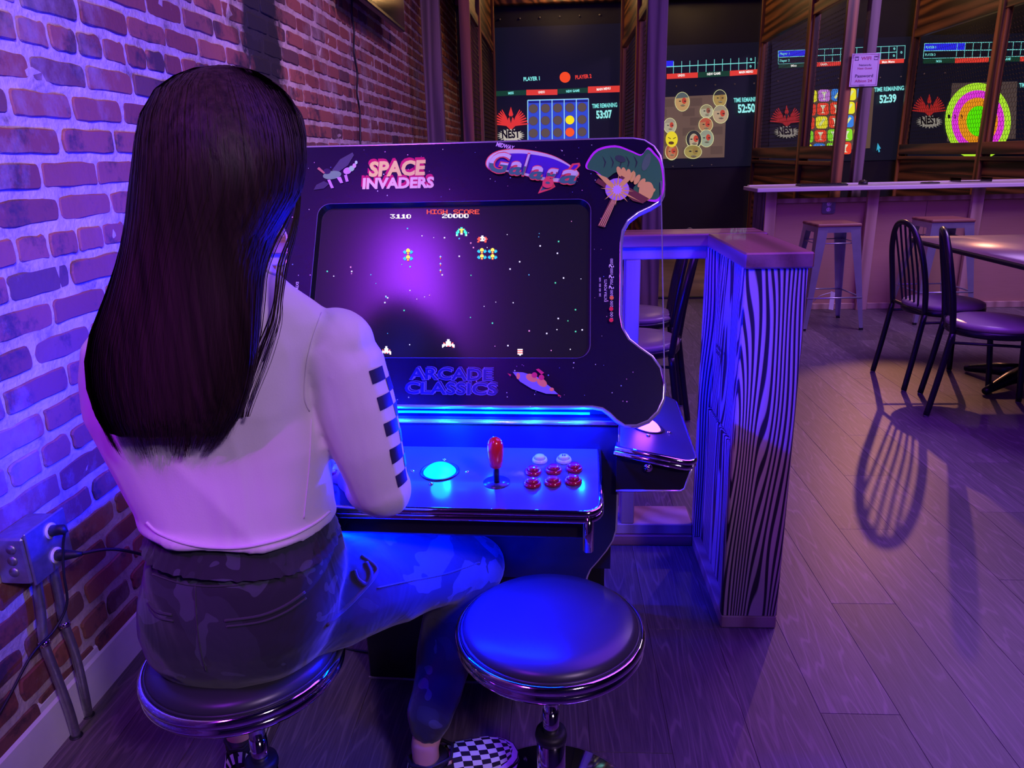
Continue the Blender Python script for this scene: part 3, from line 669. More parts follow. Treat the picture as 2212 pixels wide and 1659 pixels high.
SP = [lit((0.02, 0.55, 0.9), 1.2), lit((1.0, 0.75, 0.05), 1.2), lit((1.0, 0.10, 0.03), 1.2), lit((0.05, 0.85, 0.5), 1.2), lit((1, 0.95, 0.9), 1.2), lit((0.1, 0.3, 1.0), 1.2)]
fly = ['0000110000', '0001111000', '0b011110b0', 'bbb1111bbb', 'bbb0220bbb', '0bb0110bb0', '0000220000']
gre = ['0000gg0000', '00g1111g00', '0gg0110gg0', 'ggg0110ggg', 'gg004400gg', '4g000000g4']; red = ['0000440000', '0rr4444rr0', 'rrr04404rr', '0rr4444rr0', 'rr00000rr0']
ship = ['0000440000', '0000440000', '0004444000', '0r044440r0', '04r4444r40', '4444444444', '4404rr4044', '40000000r4']
cm = {'b': 0, '1': 1, '2': 2, 'r': 2, 'g': 3, '4': 4}
for gx_, gy_, w_, h_, g_ in ((871, 537, 21, 13, fly), (871, 551, 21, 13, fly), (1031, 536, 20, 12, fly), (1054, 536, 20, 12, fly), (1031, 549, 20, 12, fly), (1054, 549, 20, 12, fly), (985, 491, 24, 19, gre), (1031, 509, 22, 15, red), (955, 733, 27, 18, ship), (801, 748, 21, 18, ship), (824, 748, 21, 18, ship)):
    mb = MB(); pixels(mb, g_, gx_, gy_, w_, h_, cm); mb.build('sprite', SP, pnl)
mb = MB(); pixels(mb, ['444', 'rrr', '444', 'rrr', '444', '040'], 1118, 754, 11, 14, {'4': 4, 'r': 2}); mb.build('sprite', SP, pnl)
for y in (552, 567, 581):
    mb = MB(); pixels(mb, ['0b0', 'b4b', '0r0', '0r0'], 949, y, 5, 8, {'b': 5, '4': 4, 'r': 2}); mb.build('sprite', SP, pnl)
mb = MB(); cs = [lit((0.9, 0.9, 1), 0.9), lit((0.1, 0.9, 0.4), 0.8), lit((0.1, 0.6, 0.9), 0.8), lit((0.9, 0.3, 0.6), 0.8)]
for _ in range(70):
    x, y = rs.uniform(700, 1262), rs.uniform(478, 765); r = rs.choice((0.8, 1.1, 1.5)); mb.poly([dconv(x - r, y - r, 2e-4), dconv(x - r, y + r, 2e-4), dconv(x + r, y + r, 2e-4), dconv(x + r, y - r, 2e-4)][::1], rs.choice((0, 0, 0, 1, 2, 3)))
mb.build('star_field', cs, pnl, kind='stuff')

# ---- body
FBI = (CM @ Matrix.Translation((0, 0.065, 0)) @ Matrix.Rotation(PI / 2, 4, 'X')).inverted()
bo = [hit(FBI, *q) for q in ((1336, 921), (1334, 1000), (1331, 1100), (1329, 1145), (1322, 1168), (1308, 1190), (1290, 1212), (1274, 1230), (1267, 1245), (1264, 1262))]
bo[0] = (bo[0][0], 0.782); bo.append((bo[-1][0], 0.425))
bo2 = bo + [(-x, z) for x, z in reversed(bo)]
mb = MB(); mb.prism([(x, 0.065, z) for x, z in bo2], (0, 0.02, 0)); mb.build('front_board', BLACK, cab)
for s in (1, -1): mb = MB(); mb.tube([(x * s, 0.071, z) for x, z in bo], 0.0045, 6); mb.build('edge_moulding', TRIM, cab)
mb = MB(); mb.box((-0.33, 0.085, 0.44), (0.33, 0.60, 0.768)); mb.build('main_box', BLACK, cab)
mb = MB(); mb.cbox((-0.262, 0.19, 0.40), (0.262, 0.50, 0.45), 0.003); mb.build('neck_box', BLACK, cab)
mb = MB(); mb.cbox((-0.27, 0.255, 0.0), (0.27, 0.52, 0.46), 0.004); mb.build('plinth', BLACK, cab)
mb = MB(); mb.cbox((-0.272, 0.250, 0.0), (0.272, 0.2545, 0.006), 0.001); mb.build('plinth_edge', TRIM, cab)
for sx in (-0.12, 0.10):
    MB().tube([(sx, 0.2545, 0.06), (sx, 0.249, 0.06)], 0.006, 10).build('screw', CHROME, cab)
# rear half of the display housing and the far station
mb = MB(); mb.prism([(-0.33, 0.085, 0.776), (-0.33, 0.335, 1.24), (-0.33, 0.46, 1.24), (-0.33, 0.60, 0.776)], (0.66, 0, 0)); mb.build('display_housing', BLACK, cab)
# lit ledge below the board
LEDGE = plain('blue_lit_acrylic_ledge', (0.30, 0.30, 0.42), 0.25, var=0.03)
mb = MB(); mb.cbox((-0.336, 0.062, 0.768), (0.336, 0.20, 0.776), 0.003); mb.build('ledge', LEDGE, cab)
mb = MB(); mb.box((-0.285, 0.050, 0.7935), (0.285, 0.056, 0.7965)); mb.build('light_strip', LED, cab)
mb = MB(); mb.tube([(-0.338, 0.062, 0.772), (0.338, 0.062, 0.772)], 0.004, 8); mb.build('ledge_edge', TRIM, cab)
# control panel (local frame: x right, y up the slope)
CT = Matrix.Translation((0, -0.168, 0.70)) @ Matrix.Rotation(math.atan2(0.017, 0.233), 4, 'X')
CPI = (CM @ CT).inverted()
def cp(px, py): return hit(CPI, px, py)
cpo = rrect(-0.302, 0.0, 0.302, 0.30, 0.028); cpo = [(x, min(y, 0.238)) for x, y in cpo]
cme = slab([cpo], 0.02); PANELM = plain('glossy_control_surface', (0.07, 0.08, 0.10), 0.16, var=0.04, coat=0.2); cme.materials.append(PANELM)
cpn = put('control_panel', cme, cab); cpn.matrix_local = CT
mb = MB(); edge = [(x, y, -0.011) for x, y in rrect(-0.303, -0.001, 0.303, 0.27, 0.030) if y < 0.245]
es = sorted([p for p in edge if p[0] < 0], key=lambda p: -p[1]) + sorted([p for p in edge if p[0] > 0], key=lambda p: p[1])
for dz in (-0.006, 0.006): mb.tube([(p[0], p[1], p[2] + dz) for p in es], 0.0062, 8)
mb.build('chrome_edge', CHROME, cpn)
mb = MB(); mb.cbox((-0.288, -0.150, 0.635), (0.288, 0.066, 0.681), 0.006); mb.build('control_box', BLACK, cab)
mb = MB(); mb.box((0.045, 0.0642, 0.40), (0.0465, 0.066, 0.635)); mb.build('panel_joint', RUBBER, cab)
mb = MB(); mb.cbox((0.274, -0.166, 0.618), (0.292, -0.154, 0.694), 0.004); mb.tube([(0.283, -0.166, 0.624), (0.283, -0.166, 0.688)], 0.007, 10); mb.build('latch', CHROME, cab)
def button(parent, x, y, cm_, r=0.0158, two=False):
    b = MB(); b.lathe([(r, 0.0), (r, 0.003), (r * 0.9, 0.0065), (r * 0.72, 0.0068), (r * 0.70, 0.002)], (x, y, 0), 24)
    o = b.build('button_ring', cm_, parent)
    b = MB(); b.lathe([(r * 0.66, 0.002), (r * 0.66, 0.0095), (r * 0.60, 0.0115), (r * 0.3, 0.0122), (0.0005, 0.0124)], (x, y, 0), 24); b.build('plunger', cm_, o)
    if two:
        b = MB()
        for d in (-0.002, 0.002): b.ball((x + d, y + 0.002, 0.0128), (0.0012, 0.0012, 0.0005), n=8, m=5); b.box((x + d - 0.0011, y - 0.003, 0.0124), (x + d + 0.0011, y + 0.001, 0.0130))
        b.build('player_symbol', flat((0.01, 0.01, 0.03)), o)
MAROON = plain('maroon_button_plastic', (0.32, 0.006, 0.03), 0.10, coat=0.5, var=0.02); WBTN = plain('white_button_plastic', (0.55, 0.62, 0.72), 0.2, var=0.02)
REDJ = plain('red_joystick_top', (0.75, 0.02, 0.025), 0.12, coat=0.6, var=0.02)
for q in ((1152, 1021), (1196, 1018), (1240, 1014), (1150, 1047), (1194, 1044), (1238, 1041)):
    x, y = cp(*q)
    for s in (1, -1): button(cpn, x if s == 1 else -0.302 + (x - 0.184) * 0.8 + 0.06, y, MAROON)
for q, t in (((1166, 996), False), ((1218, 996), True)): button(cpn, *cp(*q), WBTN, 0.0150, t)
def trackball(parent, x, y, m_):
    b = MB(); b.lathe([(0.0365, 0), (0.0365, 0.0022), (0.0335, 0.0026), (0.0325, 0.0008)], (x, y, 0), 40); o = b.build('trackball_ring', BLKMETAL, parent)
    b = MB(); b.ball((x, y, -0.021), 0.0375, n=36, m=24); b.build('trackball', m_, parent)
    for a in (90, 180, 0, 262):
        a = math.radians(a); bx, by = x + 0.052 * math.cos(a), y + 0.048 * math.sin(a)
        b = MB(); b.lathe([(0.0042, 0), (0.0042, 0.001), (0.003, 0.0028), (0.0004, 0.0032)], (bx, by, 0), 14); b.build('bolt', CHROME, parent)
bx, by = cp(950, 1019); trackball(cpn, bx, by, TRACK)
def joystick(parent, x, y):
    b = MB(); b.lathe([(0.0245, 0), (0.0245, 0.0010), (0.0005, 0.0014)], (x, y, 0), 30); o = b.build('dust_washer', plain('blue_grey_washer', (0.03, 0.035, 0.08), 0.25), parent)
    b = MB(); b.tube([(x, y, 0), (x, y, 0.040)], 0.0055, 14); b.build('shaft', BLKMETAL, o)
    b = MB(); b.lathe([(0.0075, 0.030), (0.0115, 0.034), (0.0135, 0.050), (0.0150, 0.066), (0.0140, 0.078), (0.0100, 0.086), (0.004, 0.0895), (0.0004, 0.090)], (x, y, 0), 28); b.build('handle', REDJ, o)
jx, jy = cp(1073, 1042); joystick(cpn, jx, jy); joystick(cpn, -0.235, jy)
# right-hand station
ST = Matrix.Translation((0.489, 0.245, 0.702)) @ Matrix.Rotation(PI / 2, 4, 'Z') @ Matrix.Rotation(math.atan2(0.03, 0.145), 4, 'X')
sx_ = rrect(-0.200, 0.0, 0.192, 0.30, 0.028); sx_ = [(x, min(y, 0.155)) for x, y in sx_]
sme = slab([sx_], 0.02); SDARK = plain('dark_control_surface', (0.022, 0.022, 0.03), 0.38, var=0.05); sme.materials.append(SDARK)
stn = put('side_control_panel', sme, cab); stn.matrix_local = ST
mb = MB(); edge = rrect(-0.201, -0.001, 0.193, 0.31, 0.030); es = sorted([p for p in edge if p[0] < 0 and p[1] < 0.16], key=lambda p: -p[1]); es = [(es[0][0], 0.158)] + es
er = sorted([p for p in edge if p[0] > 0 and p[1] < 0.16], key=lambda p: p[1]); er += [(er[-1][0], 0.158)]
for dz in (-0.005, 0.005): mb.tube([(p[0], p[1], -0.011 + dz) for p in es + er], 0.0065, 8)
mb.build('chrome_edge', CHROME, stn)
SI = (CM @ ST).inverted(); tx, ty = hit(SI, 1396, 922); trackball(stn, tx, ty, TRACKM)
for q in ((1400, 950), (1448, 940)):
    pass
mb = MB(); mb.prism([(0.337, 0.052, 0.724), (0.337, 0.052, 0.635), (0.462, 0.052, 0.637), (0.470, 0.052, 0.642), (0.484, 0.052, 0.694)], (0, 0.385, 0)); mb.build('side_control_box', BLACK, cab)
mb = MB(); mb.tube([(0.337, 0.052, 0.635), (0.462, 0.052, 0.637), (0.470, 0.052, 0.642), (0.484, 0.052, 0.694)], 0.0028, 6); mb.build('side_edge_moulding', TRIM, cab)
MB().prism([(-0.337, 0.052, 0.724), (-0.337, 0.052, 0.635), (-0.462, 0.052, 0.637), (-0.470, 0.052, 0.642), (-0.484, 0.052, 0.694)], (0, 0.385, 0)).build('side_control_box', BLACK, cab)
MB().prism([(-0.337, 0.045, 0.735), (-0.489, 0.045, 0.704), (-0.489, 0.045, 0.684), (-0.337, 0.045, 0.715)], (0, 0.40, 0)).build('side_control_panel', SDARK, cab)
MB().tube([(-0.491, 0.045, 0.694), (-0.491, 0.445, 0.694)], 0.009, 8).build('chrome_edge', CHROME, cab)
mb = MB(); mb.tube([(0.398, 0.053, 0.687), (0.398, 0.046, 0.687)], 0.0085, 18); mb.tube([(0.398, 0.0465, 0.687), (0.398, 0.044, 0.687)], 0.005, 6); mb.build('lock', CHROME, cab)
mb = MB(); mb.cbox((0.26, 0.50, 0.0), (0.33, 0.62, 0.40), 0.01); mb.build('rear_foot', BLACK, cab)
# lamps inside the machine: the strip under the board and the lit balls
BLUE = (0.0, 0.005, 1.0)
for i in range(7): lamp('POINT', 'strip_diode', CM @ Vector((-0.27 + 0.09 * i, 0.044, 0.788)), (0, 0, 0), 16.0, BLUE, 0.004)
for sx in (-1, 1):
    for i in range(5): lamp('POINT', 'strip_diode', CM @ Vector((0.347 * sx, 0.12 + 0.07 * i, 0.785)), (0, 0, 0), 16.0 if sx < 0 else 6.5, BLUE, 0.004)
for i in range(4): lamp('POINT', 'strip_diode', CM @ Vector((-0.24 + 0.16 * i, 0.615, 0.785)), (0, 0, 0), 14.0, BLUE, 0.004)
MB().box((-0.24, -0.132, 0.631), (0.24, -0.126, 0.635)).build('under_panel_strip', LED, cab)
lamp('AREA', 'under_panel_light', CM @ Vector((0.0, -0.128, 0.628)), CM @ Vector((0.0, -0.20, 0.2)), 17.0, BLUE, 0.46, 0.01)
_l = lamp('POINT', 'trackball_light', CM @ (CT @ Vector((bx, by, 0.035))), (0, 0, 0), 0.10, (0.0, 0.75, 1.0), 0.02)
_l = lamp('POINT', 'trackball_light', CM @ (ST @ Vector((tx, ty, 0.03))), (0, 0, 0), 0.12, (1.0, 0.15, 0.9), 0.02)

# ------------------------------------------------------------------ the two round stools
def make_stool(label, loc, top):
    t = thing('bar_stool', label, 'stool', loc, 0, 'round chrome stools at the arcade machine'); z = top - 0.477
    b = MB(); b.lathe([(0.150, 0.438), (0.160, 0.447), (0.158, 0.459), (0.148, 0.467), (0.12, 0.473), (0.06, 0.476), (0.0006, 0.477)], (0, 0, z), n=64); b.build('seat_cushion', VINYL, t)
    b = MB(); b.tube([(0.1605 * math.cos(a * PI / 32), 0.1605 * math.sin(a * PI / 32), z + 0.452) for a in range(64)], 0.0028, 6, closed=True); b.build('seat_piping', VINYL, t)
    b = MB(); b.lathe([(0.140, 0.414), (0.160, 0.415), (0.168, 0.418), (0.1715, 0.424), (0.1690, 0.430), (0.1675, 0.431), (0.1675, 0.433), (0.1700, 0.434), (0.1735, 0.441), (0.1725, 0.447), (0.168, 0.451), (0.1635, 0.452), (0.163, 0.44)], (0, 0, z), n=72); b.build('chrome_rim', CHROME, t)
    b = MB(); b.lathe([(0.162, 0.412), (0.07, 0.405), (0.05, 0.395)], (0, 0, z), n=32); b.build('seat_pan', BLKMETAL, t)
    b = MB(); b.lathe([(0.0145, 0.19), (0.0145, 0.41 + z)], n=24); b.lathe([(0.0158, 0.19), (0.0158, 0.262)], n=24); b.build('gas_lift', CHROME, t)
    b = MB(); b.lathe([(0.017, 0.214), (0.029, 0.214), (0.031, 0.204), (0.030, 0.196), (0.016, 0.196)], n=30); b.build('collar', RUBBER, t)
    b = MB(); b.lathe([(0.0275, 0.035), (0.0275, 0.2)], n=30); b.build('column', CHROME, t)
    b = MB(); b.lathe([(0.19, 0.0), (0.19, 0.006), (0.18, 0.012), (0.08, 0.026), (0.04, 0.042), (0.03, 0.05)], n=56); b.build('base', CHROME, t)
    return t
make_stool('round black stool with chrome rim the long-haired player sits on', (-0.552, 1.08, 0), 0.472)
make_stool('empty round stool with glossy blue-lit seat right of the player', (-0.015, 1.165, 0), 0.475)

# ------------------------------------------------------------------ half wall round the machine
hw = thing('half_wall', 'knee-high torched pine half wall with reddish cap boards right of the arcade machine', 'half wall', (0.52, 1.80, 0))
def board(name, lo, hi, m_, parent, c=0.003): return MB().cbox(lo, hi, c).build(name, m_, parent, world=True)
x0, x1 = 0.452, 0.602
board('foot_plate', (x0, 1.800, 0.0), (x1, 2.30, 0.038), PINE, hw)
board('end_board', (x0, 1.800, 0.038), (x1, 1.836, 1.0), ZEBRA, hw)
board('stud', (x0, 2.245, 0.038), (x1, 2.283, 1.0), ZEBRA, hw)
board('side_board', (x0 + 0.030, 1.836, 0.50), (x0 + 0.060, 2.245, 1.0), ZEBRA, hw)
board('side_board', (x0 + 0.024, 1.836, 0.038), (x0 + 0.055, 2.245, 0.497), ZEBRA, hw)
board('side_board', (x1 - 0.040, 1.836, 0.038), (x1 - 0.008, 2.245, 1.0), ZEBRA, hw)
board('cap_board', (x0 - 0.006, 1.786, 1.0), (x1 + 0.006, 2.236, 1.038), CAPW, hw, 0.004)
board('cap_board', (-1.12, 2.238, 1.0), (x1 + 0.02, 2.392, 1.038), CAPX, hw, 0.004)
board('top_rail', (-1.12, 2.262, 0.962), (x0, 2.300, 1.0), PINE, hw)
board('bottom_rail', (-1.12, 2.262, 0.038), (x0, 2.400, 0.076), PINE, hw)
board('bottom_rail', (-1.12, 2.252, 0.0), (x0, 2.392, 0.038), CAPX, hw)
for cx in (0.235, -0.36, -0.98): board('stud', (cx - 0.022, 2.264, 0.076), (cx + 0.022, 2.352, 0.962), PINE, hw)
mk = MB()
for k, (tx_, z_) in enumerate((('SPF  KILN 2X6 PINE', 0.705), ('GRADE 2  HT', 0.688), ('', 0.675))):
    if not tx_: continue
    me = text_mesh(tx_, 0.016, 0.0003); mesh_to(mk, me, lambda c: (x0 + 0.0295, 2.20 - c.x, z_ + c.y))

mk.build('grade_stamp', flat((0.02, 0.012, 0.03)), hw, world=True, kind='stuff')
# ------------------------------------------------------------------ worktop counter
ct = thing('bar_counter', 'long bar counter with white top and plywood front below the axe lanes', 'counter', (3.9, 6.3, 0))
CY = 6.10
board('worktop', (1.555, 5.99, 0.955), (6.2, 6.44, 0.985), WHITELAM, ct, 0.004)
board('back_ledge', (1.60, 6.44, 0.955), (6.2, 6.50, 0.992), WHITELAM, ct, 0.004)
board('end_panel', (1.655, CY + 0.02, 0.0), (1.69, 6.44, 0.955), wood('grey_grooved_board', (0.10, 0.07, 0.10), (0.22, 0.16, 0.19), 'Z', 60, (0.2, 0.8)), ct)
for i in range(11): board('groove_slat', (1.648, CY + 0.035 + i * 0.029, 0.0), (1.655, CY + 0.055 + i * 0.029, 0.955), wood('grey_slat', (0.10, 0.07, 0.10), (0.22, 0.16, 0.19), 'Z', 30) if i == 0 else D.materials['grey_slat'], ct, 0.001)
for lx in (1.655, 2.44, 3.235, 4.02, 4.82): board('leg', (lx, CY, 0.0), (lx + 0.085, CY + 0.038, 0.955), PINE, ct)
board('top_rail', (1.74, CY + 0.042, 0.86), (6.2, CY + 0.08, 0.895), PINE, ct)
board('base_rail', (1.66, CY + 0.0385, 0.0), (6.2, CY + 0.060, 0.05), PINE, ct)
for a_, b_ in ((1.74, 2.92), (2.923, 4.14), (4.143, 5.3)): board('front_panel', (a_, CY + 0.062, 0.0), (b_, CY + 0.080, 0.86), PLY, ct, 0.001)
# outlet on the counter front
ot = thing('wall_outlet', 'steel double outlet plate on the plywood counter front above the metal stool', 'outlet', (2.19, CY + 0.06, 0.74))
c_ = at(1790, 447, Y=CY + 0.055); cx, cz = c_.x, c_.z
MB().prism([(cx + x, CY + 0.0625, cz + y) for x, y in ((-0.052, -0.04), (-0.04, -0.052), (0.04, -0.052), (0.052, -0.04), (0.052, 0.04), (0.04, 0.052), (-0.04, 0.052), (-0.052, 0.04))], (0, -0.010, 0)).build('cover_plate', STEEL, ot, world=True)
for dz in (0.022, -0.022):
    o = MB().tube([(cx, CY + 0.054, cz + dz), (cx, CY + 0.050, cz + dz)], 0.018, 20).build('socket', WHITEP, ot, world=True)
    for dx in (-0.007, 0.007): MB().box((cx + dx - 0.0015, CY + 0.0492, cz + dz), (cx + dx + 0.0015, CY + 0.051, cz + dz + 0.009)).build('slot', RUBBER, o, world=True)

# things lying on the counter
kb = thing('keyboard', 'black keyboard lying on the white counter top', 'keyboard', (2.10, 6.22, 0.985))
MB().cbox((1.93, 6.16, 0.985), (2.30, 6.29, 0.998), 0.004).build('case', RUBBER, kb, world=True)
kk = MB()
for r in range(5):
    for c in range(16): kk.box((1.938 + c * 0.0222, 6.168 + r * 0.023, 0.998), (1.957 + c * 0.0222, 6.187 + r * 0.023, 1.003))
kk.build('keys', BLKMETAL, kb, world=True, kind='stuff')
ms_ = thing('computer_mouse', 'black computer mouse beside the keyboard on the counter', 'mouse', (2.44, 6.26, 0.985))
MB().loft([((2.45, 6.26, 0.985), (0.031, 0, 0), (0, 0.052, 0)), ((2.45, 6.26, 1.003), (0.030, 0, 0), (0, 0.050, 0)), ((2.45, 6.265, 1.017), (0.022, 0, 0), (0, 0.036, 0)), ((2.45, 6.268, 1.021), (0.008, 0, 0), (0, 0.015, 0))]).build('shell', RUBBER, ms_, world=True)
MB().tube([(2.45, 6.235, 1.016), (2.45, 6.25, 1.021)], 0.004, 8).build('wheel', STEEL, ms_, world=True)
ds = thing('phone_charger', 'flat black disc lying on the counter right of the mouse', 'disc', (2.93, 6.2, 0.985))
MB().lathe([(0.07, 0), (0.07, 0.006), (0.06, 0.010), (0.02, 0.010), (0.018, 0.013), (0.0005, 0.013)], (2.95, 6.22, 0.985)).build('case', RUBBER, ds, world=True)
pp = thing('plastic_tray', 'shallow clear plastic tray on the counter at the right', 'tray', (3.3, 6.3, 0.985))
MB().cbox((3.18, 6.22, 0.985), (3.42, 6.40, 0.989), 0.001).build('base', GLASS, pp, world=True)
for lo, hi in (((3.18, 6.22, 0.989), (3.42, 6.223, 1.02)), ((3.18, 6.397, 0.989), (3.42, 6.40, 1.02)), ((3.18, 6.22, 0.989), (3.183, 6.40, 1.02)), ((3.417, 6.22, 0.989), (3.42, 6.40, 1.02))): MB().box(lo, hi).build('rim', GLASS, pp, world=True)

# ------------------------------------------------------------------ metal counter stools
def make_metal_stool(label, loc, rz):
    t = thing('metal_stool', label, 'stool', loc, rz, 'metal stools along the counter')
    MB().cbox((-0.155, -0.155, 0.735), (0.155, 0.155, 0.757), 0.006).build('seat', STOOLW, t)
    o = MB()
    o.prism([(-0.150, -0.150, 0.695), (0.150, -0.150, 0.695), (0.150, 0.150, 0.695), (-0.150, 0.150, 0.695)], (0, 0, 0.040)); o.build('apron', PAINTSTEEL, t)
    for sx in (-1, 1):
        for sy in (-1, 1):
            b = MB(); tx_, ty_ = sx * 0.148, sy * 0.148; fx, fy = sx * 0.215, sy * 0.215; w0, w1 = 0.072, 0.026
            b.add([(tx_, ty_, 0.735), (tx_ - sx * w0, ty_, 0.735), (tx_ - sx * w0 * .9, ty_ - sy * 0.003, 0.735), (tx_ - sx * 0.003, ty_ - sy * 0.003, 0.735), (tx_ - sx * 0.003, ty_ - sy * w0, 0.735), (tx_, ty_ - sy * w0, 0.735),
                   (fx, fy, 0.015), (fx - sx * w1, fy, 0.015), (fx - sx * w1 * .9, fy - sy * 0.003, 0.015), (fx - sx * 0.003, fy - sy * 0.003, 0.015), (fx - sx * 0.003, fy - sy * w1, 0.015), (fx, fy - sy * w1, 0.015)],
                  [(i, (i + 1) % 6, 6 + (i + 1) % 6, 6 + i) for i in range(6)] + [(5, 4, 3, 2, 1, 0), (6, 7, 8, 9, 10, 11)])
            lg = b.build('leg', PAINTSTEEL, t)
            MB().box((fx - sx * 0.009 - 0.011, fy - sy * 0.009 - 0.011, 0.0), (fx - sx * 0.009 + 0.011, fy - sy * 0.009 + 0.011, 0.016)).build('rubber_foot', RUBBER, lg)
    for z_, k in ((0.235, 0.192), (0.62, 0.150)):
        for a in range(4):
            c, s_ = math.cos(a * PI / 2), math.sin(a * PI / 2); p = [(k * c - k * s_, k * s_ + k * c), (k * c + k * s_, k * s_ - k * c)]
            MB().tube([(p[0][0], p[0][1], z_), (p[1][0], p[1][1], z_)], 0.006 if z_ < 0.5 else 0.004, 8).build('foot_rail' if z_ < .5 else 'brace', PAINTSTEEL, t)
    return t
make_metal_stool('silver metal stool with wooden seat under the outlet plate', (2.0, 5.60, 0), 0.04)
make_metal_stool('silver metal stool with wooden seat behind the arched black chair', (2.86, 5.76, 0), 0.02)
tg = thing('price_tag', 'white paper tag hanging low behind the metal stool at the counter', 'tag', (2.12, 5.98, 0.1))
p_ = [at(q[0], q[1], Y=6.0) for q in ((1790, 668), (1800, 670), (1804, 632), (1795, 629))]
MB().prism(p_, (0, 0.002, 0)).build('card', WHITEP, tg, world=True)
q0 = at(1796, 632, Y=6.03); q1 = at(1757, 652, Y=6.10)
MB().tube(smooth_pts([q0, (q0.x - 0.08, 6.05, q0.z - 0.03), q1]), 0.004, 6).build('cord', WHITEP, tg, world=True)

# ------------------------------------------------------------------ cafe chairs and tables
def make_chair():
    t = thing('cafe_chair', '', 'chair', group='hoop-back cafe chairs at the tables')                                   # faces +x, origin under the seat centre
    b = MB(); b.lathe([(0.165, 0.425), (0.195, 0.430), (0.203, 0.442), (0.200, 0.455), (0.18, 0.464), (0.10, 0.470), (0.0006, 0.471)], n=40); b.build('seat_cushion', TAUPE, t)
    b = MB(); b.lathe([(0.15, 0.400), (0.198, 0.402), (0.205, 0.412), (0.205, 0.432), (0.190, 0.436)], n=40); b.build('seat_frame', BLKMETAL, t)
    hoop = [(-0.245, -0.19, 0.0), (-0.215, -0.185, 0.2), (-0.185, -0.18, 0.42), (-0.205, -0.185, 0.58), (-0.235, -0.165, 0.74), (-0.258, -0.10, 0.85), (-0.268, 0.0, 0.885), (-0.258, 0.10, 0.85), (-0.235, 0.165, 0.74), (-0.205, 0.185, 0.58), (-0.185, 0.18, 0.42), (-0.215, 0.185, 0.2), (-0.245, 0.19, 0.0)]
    b = MB(); b.tube(smooth_pts([(x, y, max(z, 0.008)) for x, y, z in hoop[2:-2]], 5), 0.0145, 10); b.build('back_hoop', BLKMETAL, t)
    for s_ in (1, -1):
        b = MB(); b.tube(smooth_pts([(x, abs(y) * s_, max(z, 0.008)) for x, y, z in hoop[:3]], 4), 0.0145, 10); lg = b.build('leg', BLKMETAL, t)
        b = MB(); b.tube([(-0.245, 0.19 * s_, 0.0), (-0.243, 0.19 * s_, 0.012)], 0.013, 10); b.build('foot_cap', STEEL, lg)
        b = MB(); b.tube(smooth_pts([(0.12, 0.135 * s_, 0.41), (0.165, 0.165 * s_, 0.38), (0.185, 0.182 * s_, 0.2), (0.20, 0.195 * s_, 0.008)], 4), 0.0145, 10); lg = b.build('leg', BLKMETAL, t)
        b = MB(); b.tube([(0.20, 0.195 * s_, 0.0), (0.20, 0.195 * s_, 0.012)], 0.013, 10); b.build('foot_cap', STEEL, lg)
    for i in range(5):
        y = -0.10 + 0.05 * i; zt = 0.885 - 0.035 * (abs(y) / 0.1) ** 2
        b = MB(); b.tube(smooth_pts([(-0.175, y * 0.85, 0.43), (-0.20, y, 0.58), (-0.235, y, 0.74), (-0.262, y, zt)], 4), 0.0055, 7); b.build('spindle', BLKMETAL, t)
    b = MB(); b.tube(smooth_pts([(-0.185, -0.18, 0.43), (-0.19, 0, 0.43), (-0.185, 0.18, 0.43)], 4), 0.010, 8); b.build('back_rail', BLKMETAL, t)
    b = MB(); b.tube([(-0.19, 0.182, 0.375), (0.165, 0.17, 0.375)], 0.007, 8); b.build('stretcher', BLKMETAL, t)
    b = MB(); b.tube([(-0.19, -0.182, 0.375), (0.165, -0.17, 0.375)], 0.007, 8); b.build('stretcher', BLKMETAL, t)
    return t
ch0 = make_chair()
def chair(label, x, y, rz, first=[True]):
    c = ch0 if first[0] else copy_tree(ch0); first[0] = False
    c.location = (x, y, 0); c.rotation_euler = (0, 0, rz); c['label'] = label
chair('black hoop-back cafe chair left of the table, its arched back nearest the metal stools', 2.115, 4.13, 0.03)
chair('black cafe chair nearest the camera, seen side-on with seat tinted magenta', 2.105, 3.625, -0.36)
chair('black cafe chair on the far side of the brown table, only its seat showing', 3.28, 4.42, 3.3)
chair('black cafe chair behind the arcade machine, hoop back beside the purple post', 0.42, 3.92, 3.05)
chair('black cafe chair behind the acrylic guard, its seat lower than the table', 0.36, 3.35, 2.9)
def make_table(label, cx, cy, wx, wy, name='cafe_table'):
    t = thing(name, label, 'table', (cx, cy, 0), 0, 'brown-topped cafe tables')
    MB().add([], []).loft([((0, 0, 0.715), (wx / 2 - .004, 0, 0), (0, wy / 2 - .004, 0)), ((0, 0, 0.718), (wx / 2, 0, 0), (0, wy / 2, 0)), ((0, 0, 0.738), (wx / 2, 0, 0), (0, wy / 2, 0))], n=64, e=14).build('edge_band', RUBBER, t)
    MB().loft([((0, 0, 0.738), (wx / 2 - .003, 0, 0), (0, wy / 2 - .003, 0)), ((0, 0, 0.742), (wx / 2 - .004, 0, 0), (0, wy / 2 - .004, 0))], n=64, e=14).build('table_top', TABLETOP, t)
    b = MB(); b.lathe([(0.11, 0.715), (0.10, 0.70), (0.04, 0.69), (0.038, 0.10), (0.06, 0.07)], n=24); b.build('column', BLKMETAL, t)
    for a in range(4):
        c, s_ = math.cos(a * PI / 2 + 0.5), math.sin(a * PI / 2 + 0.5)
        b = MB(); b.tube([(0.02 * c, 0.02 * s_, 0.075), (0.15 * c, 0.15 * s_, 0.062), (0.30 * c, 0.30 * s_, 0.028), (0.33 * c, 0.33 * s_, 0.02)], [0.045, 0.036, 0.022, 0.019], 10); ft = b.build('base_leg', BLKMETAL, t)
    return t
make_table('brown-topped rectangular table with black edge at the right', 2.55, 4.02, 0.84, 1.40)
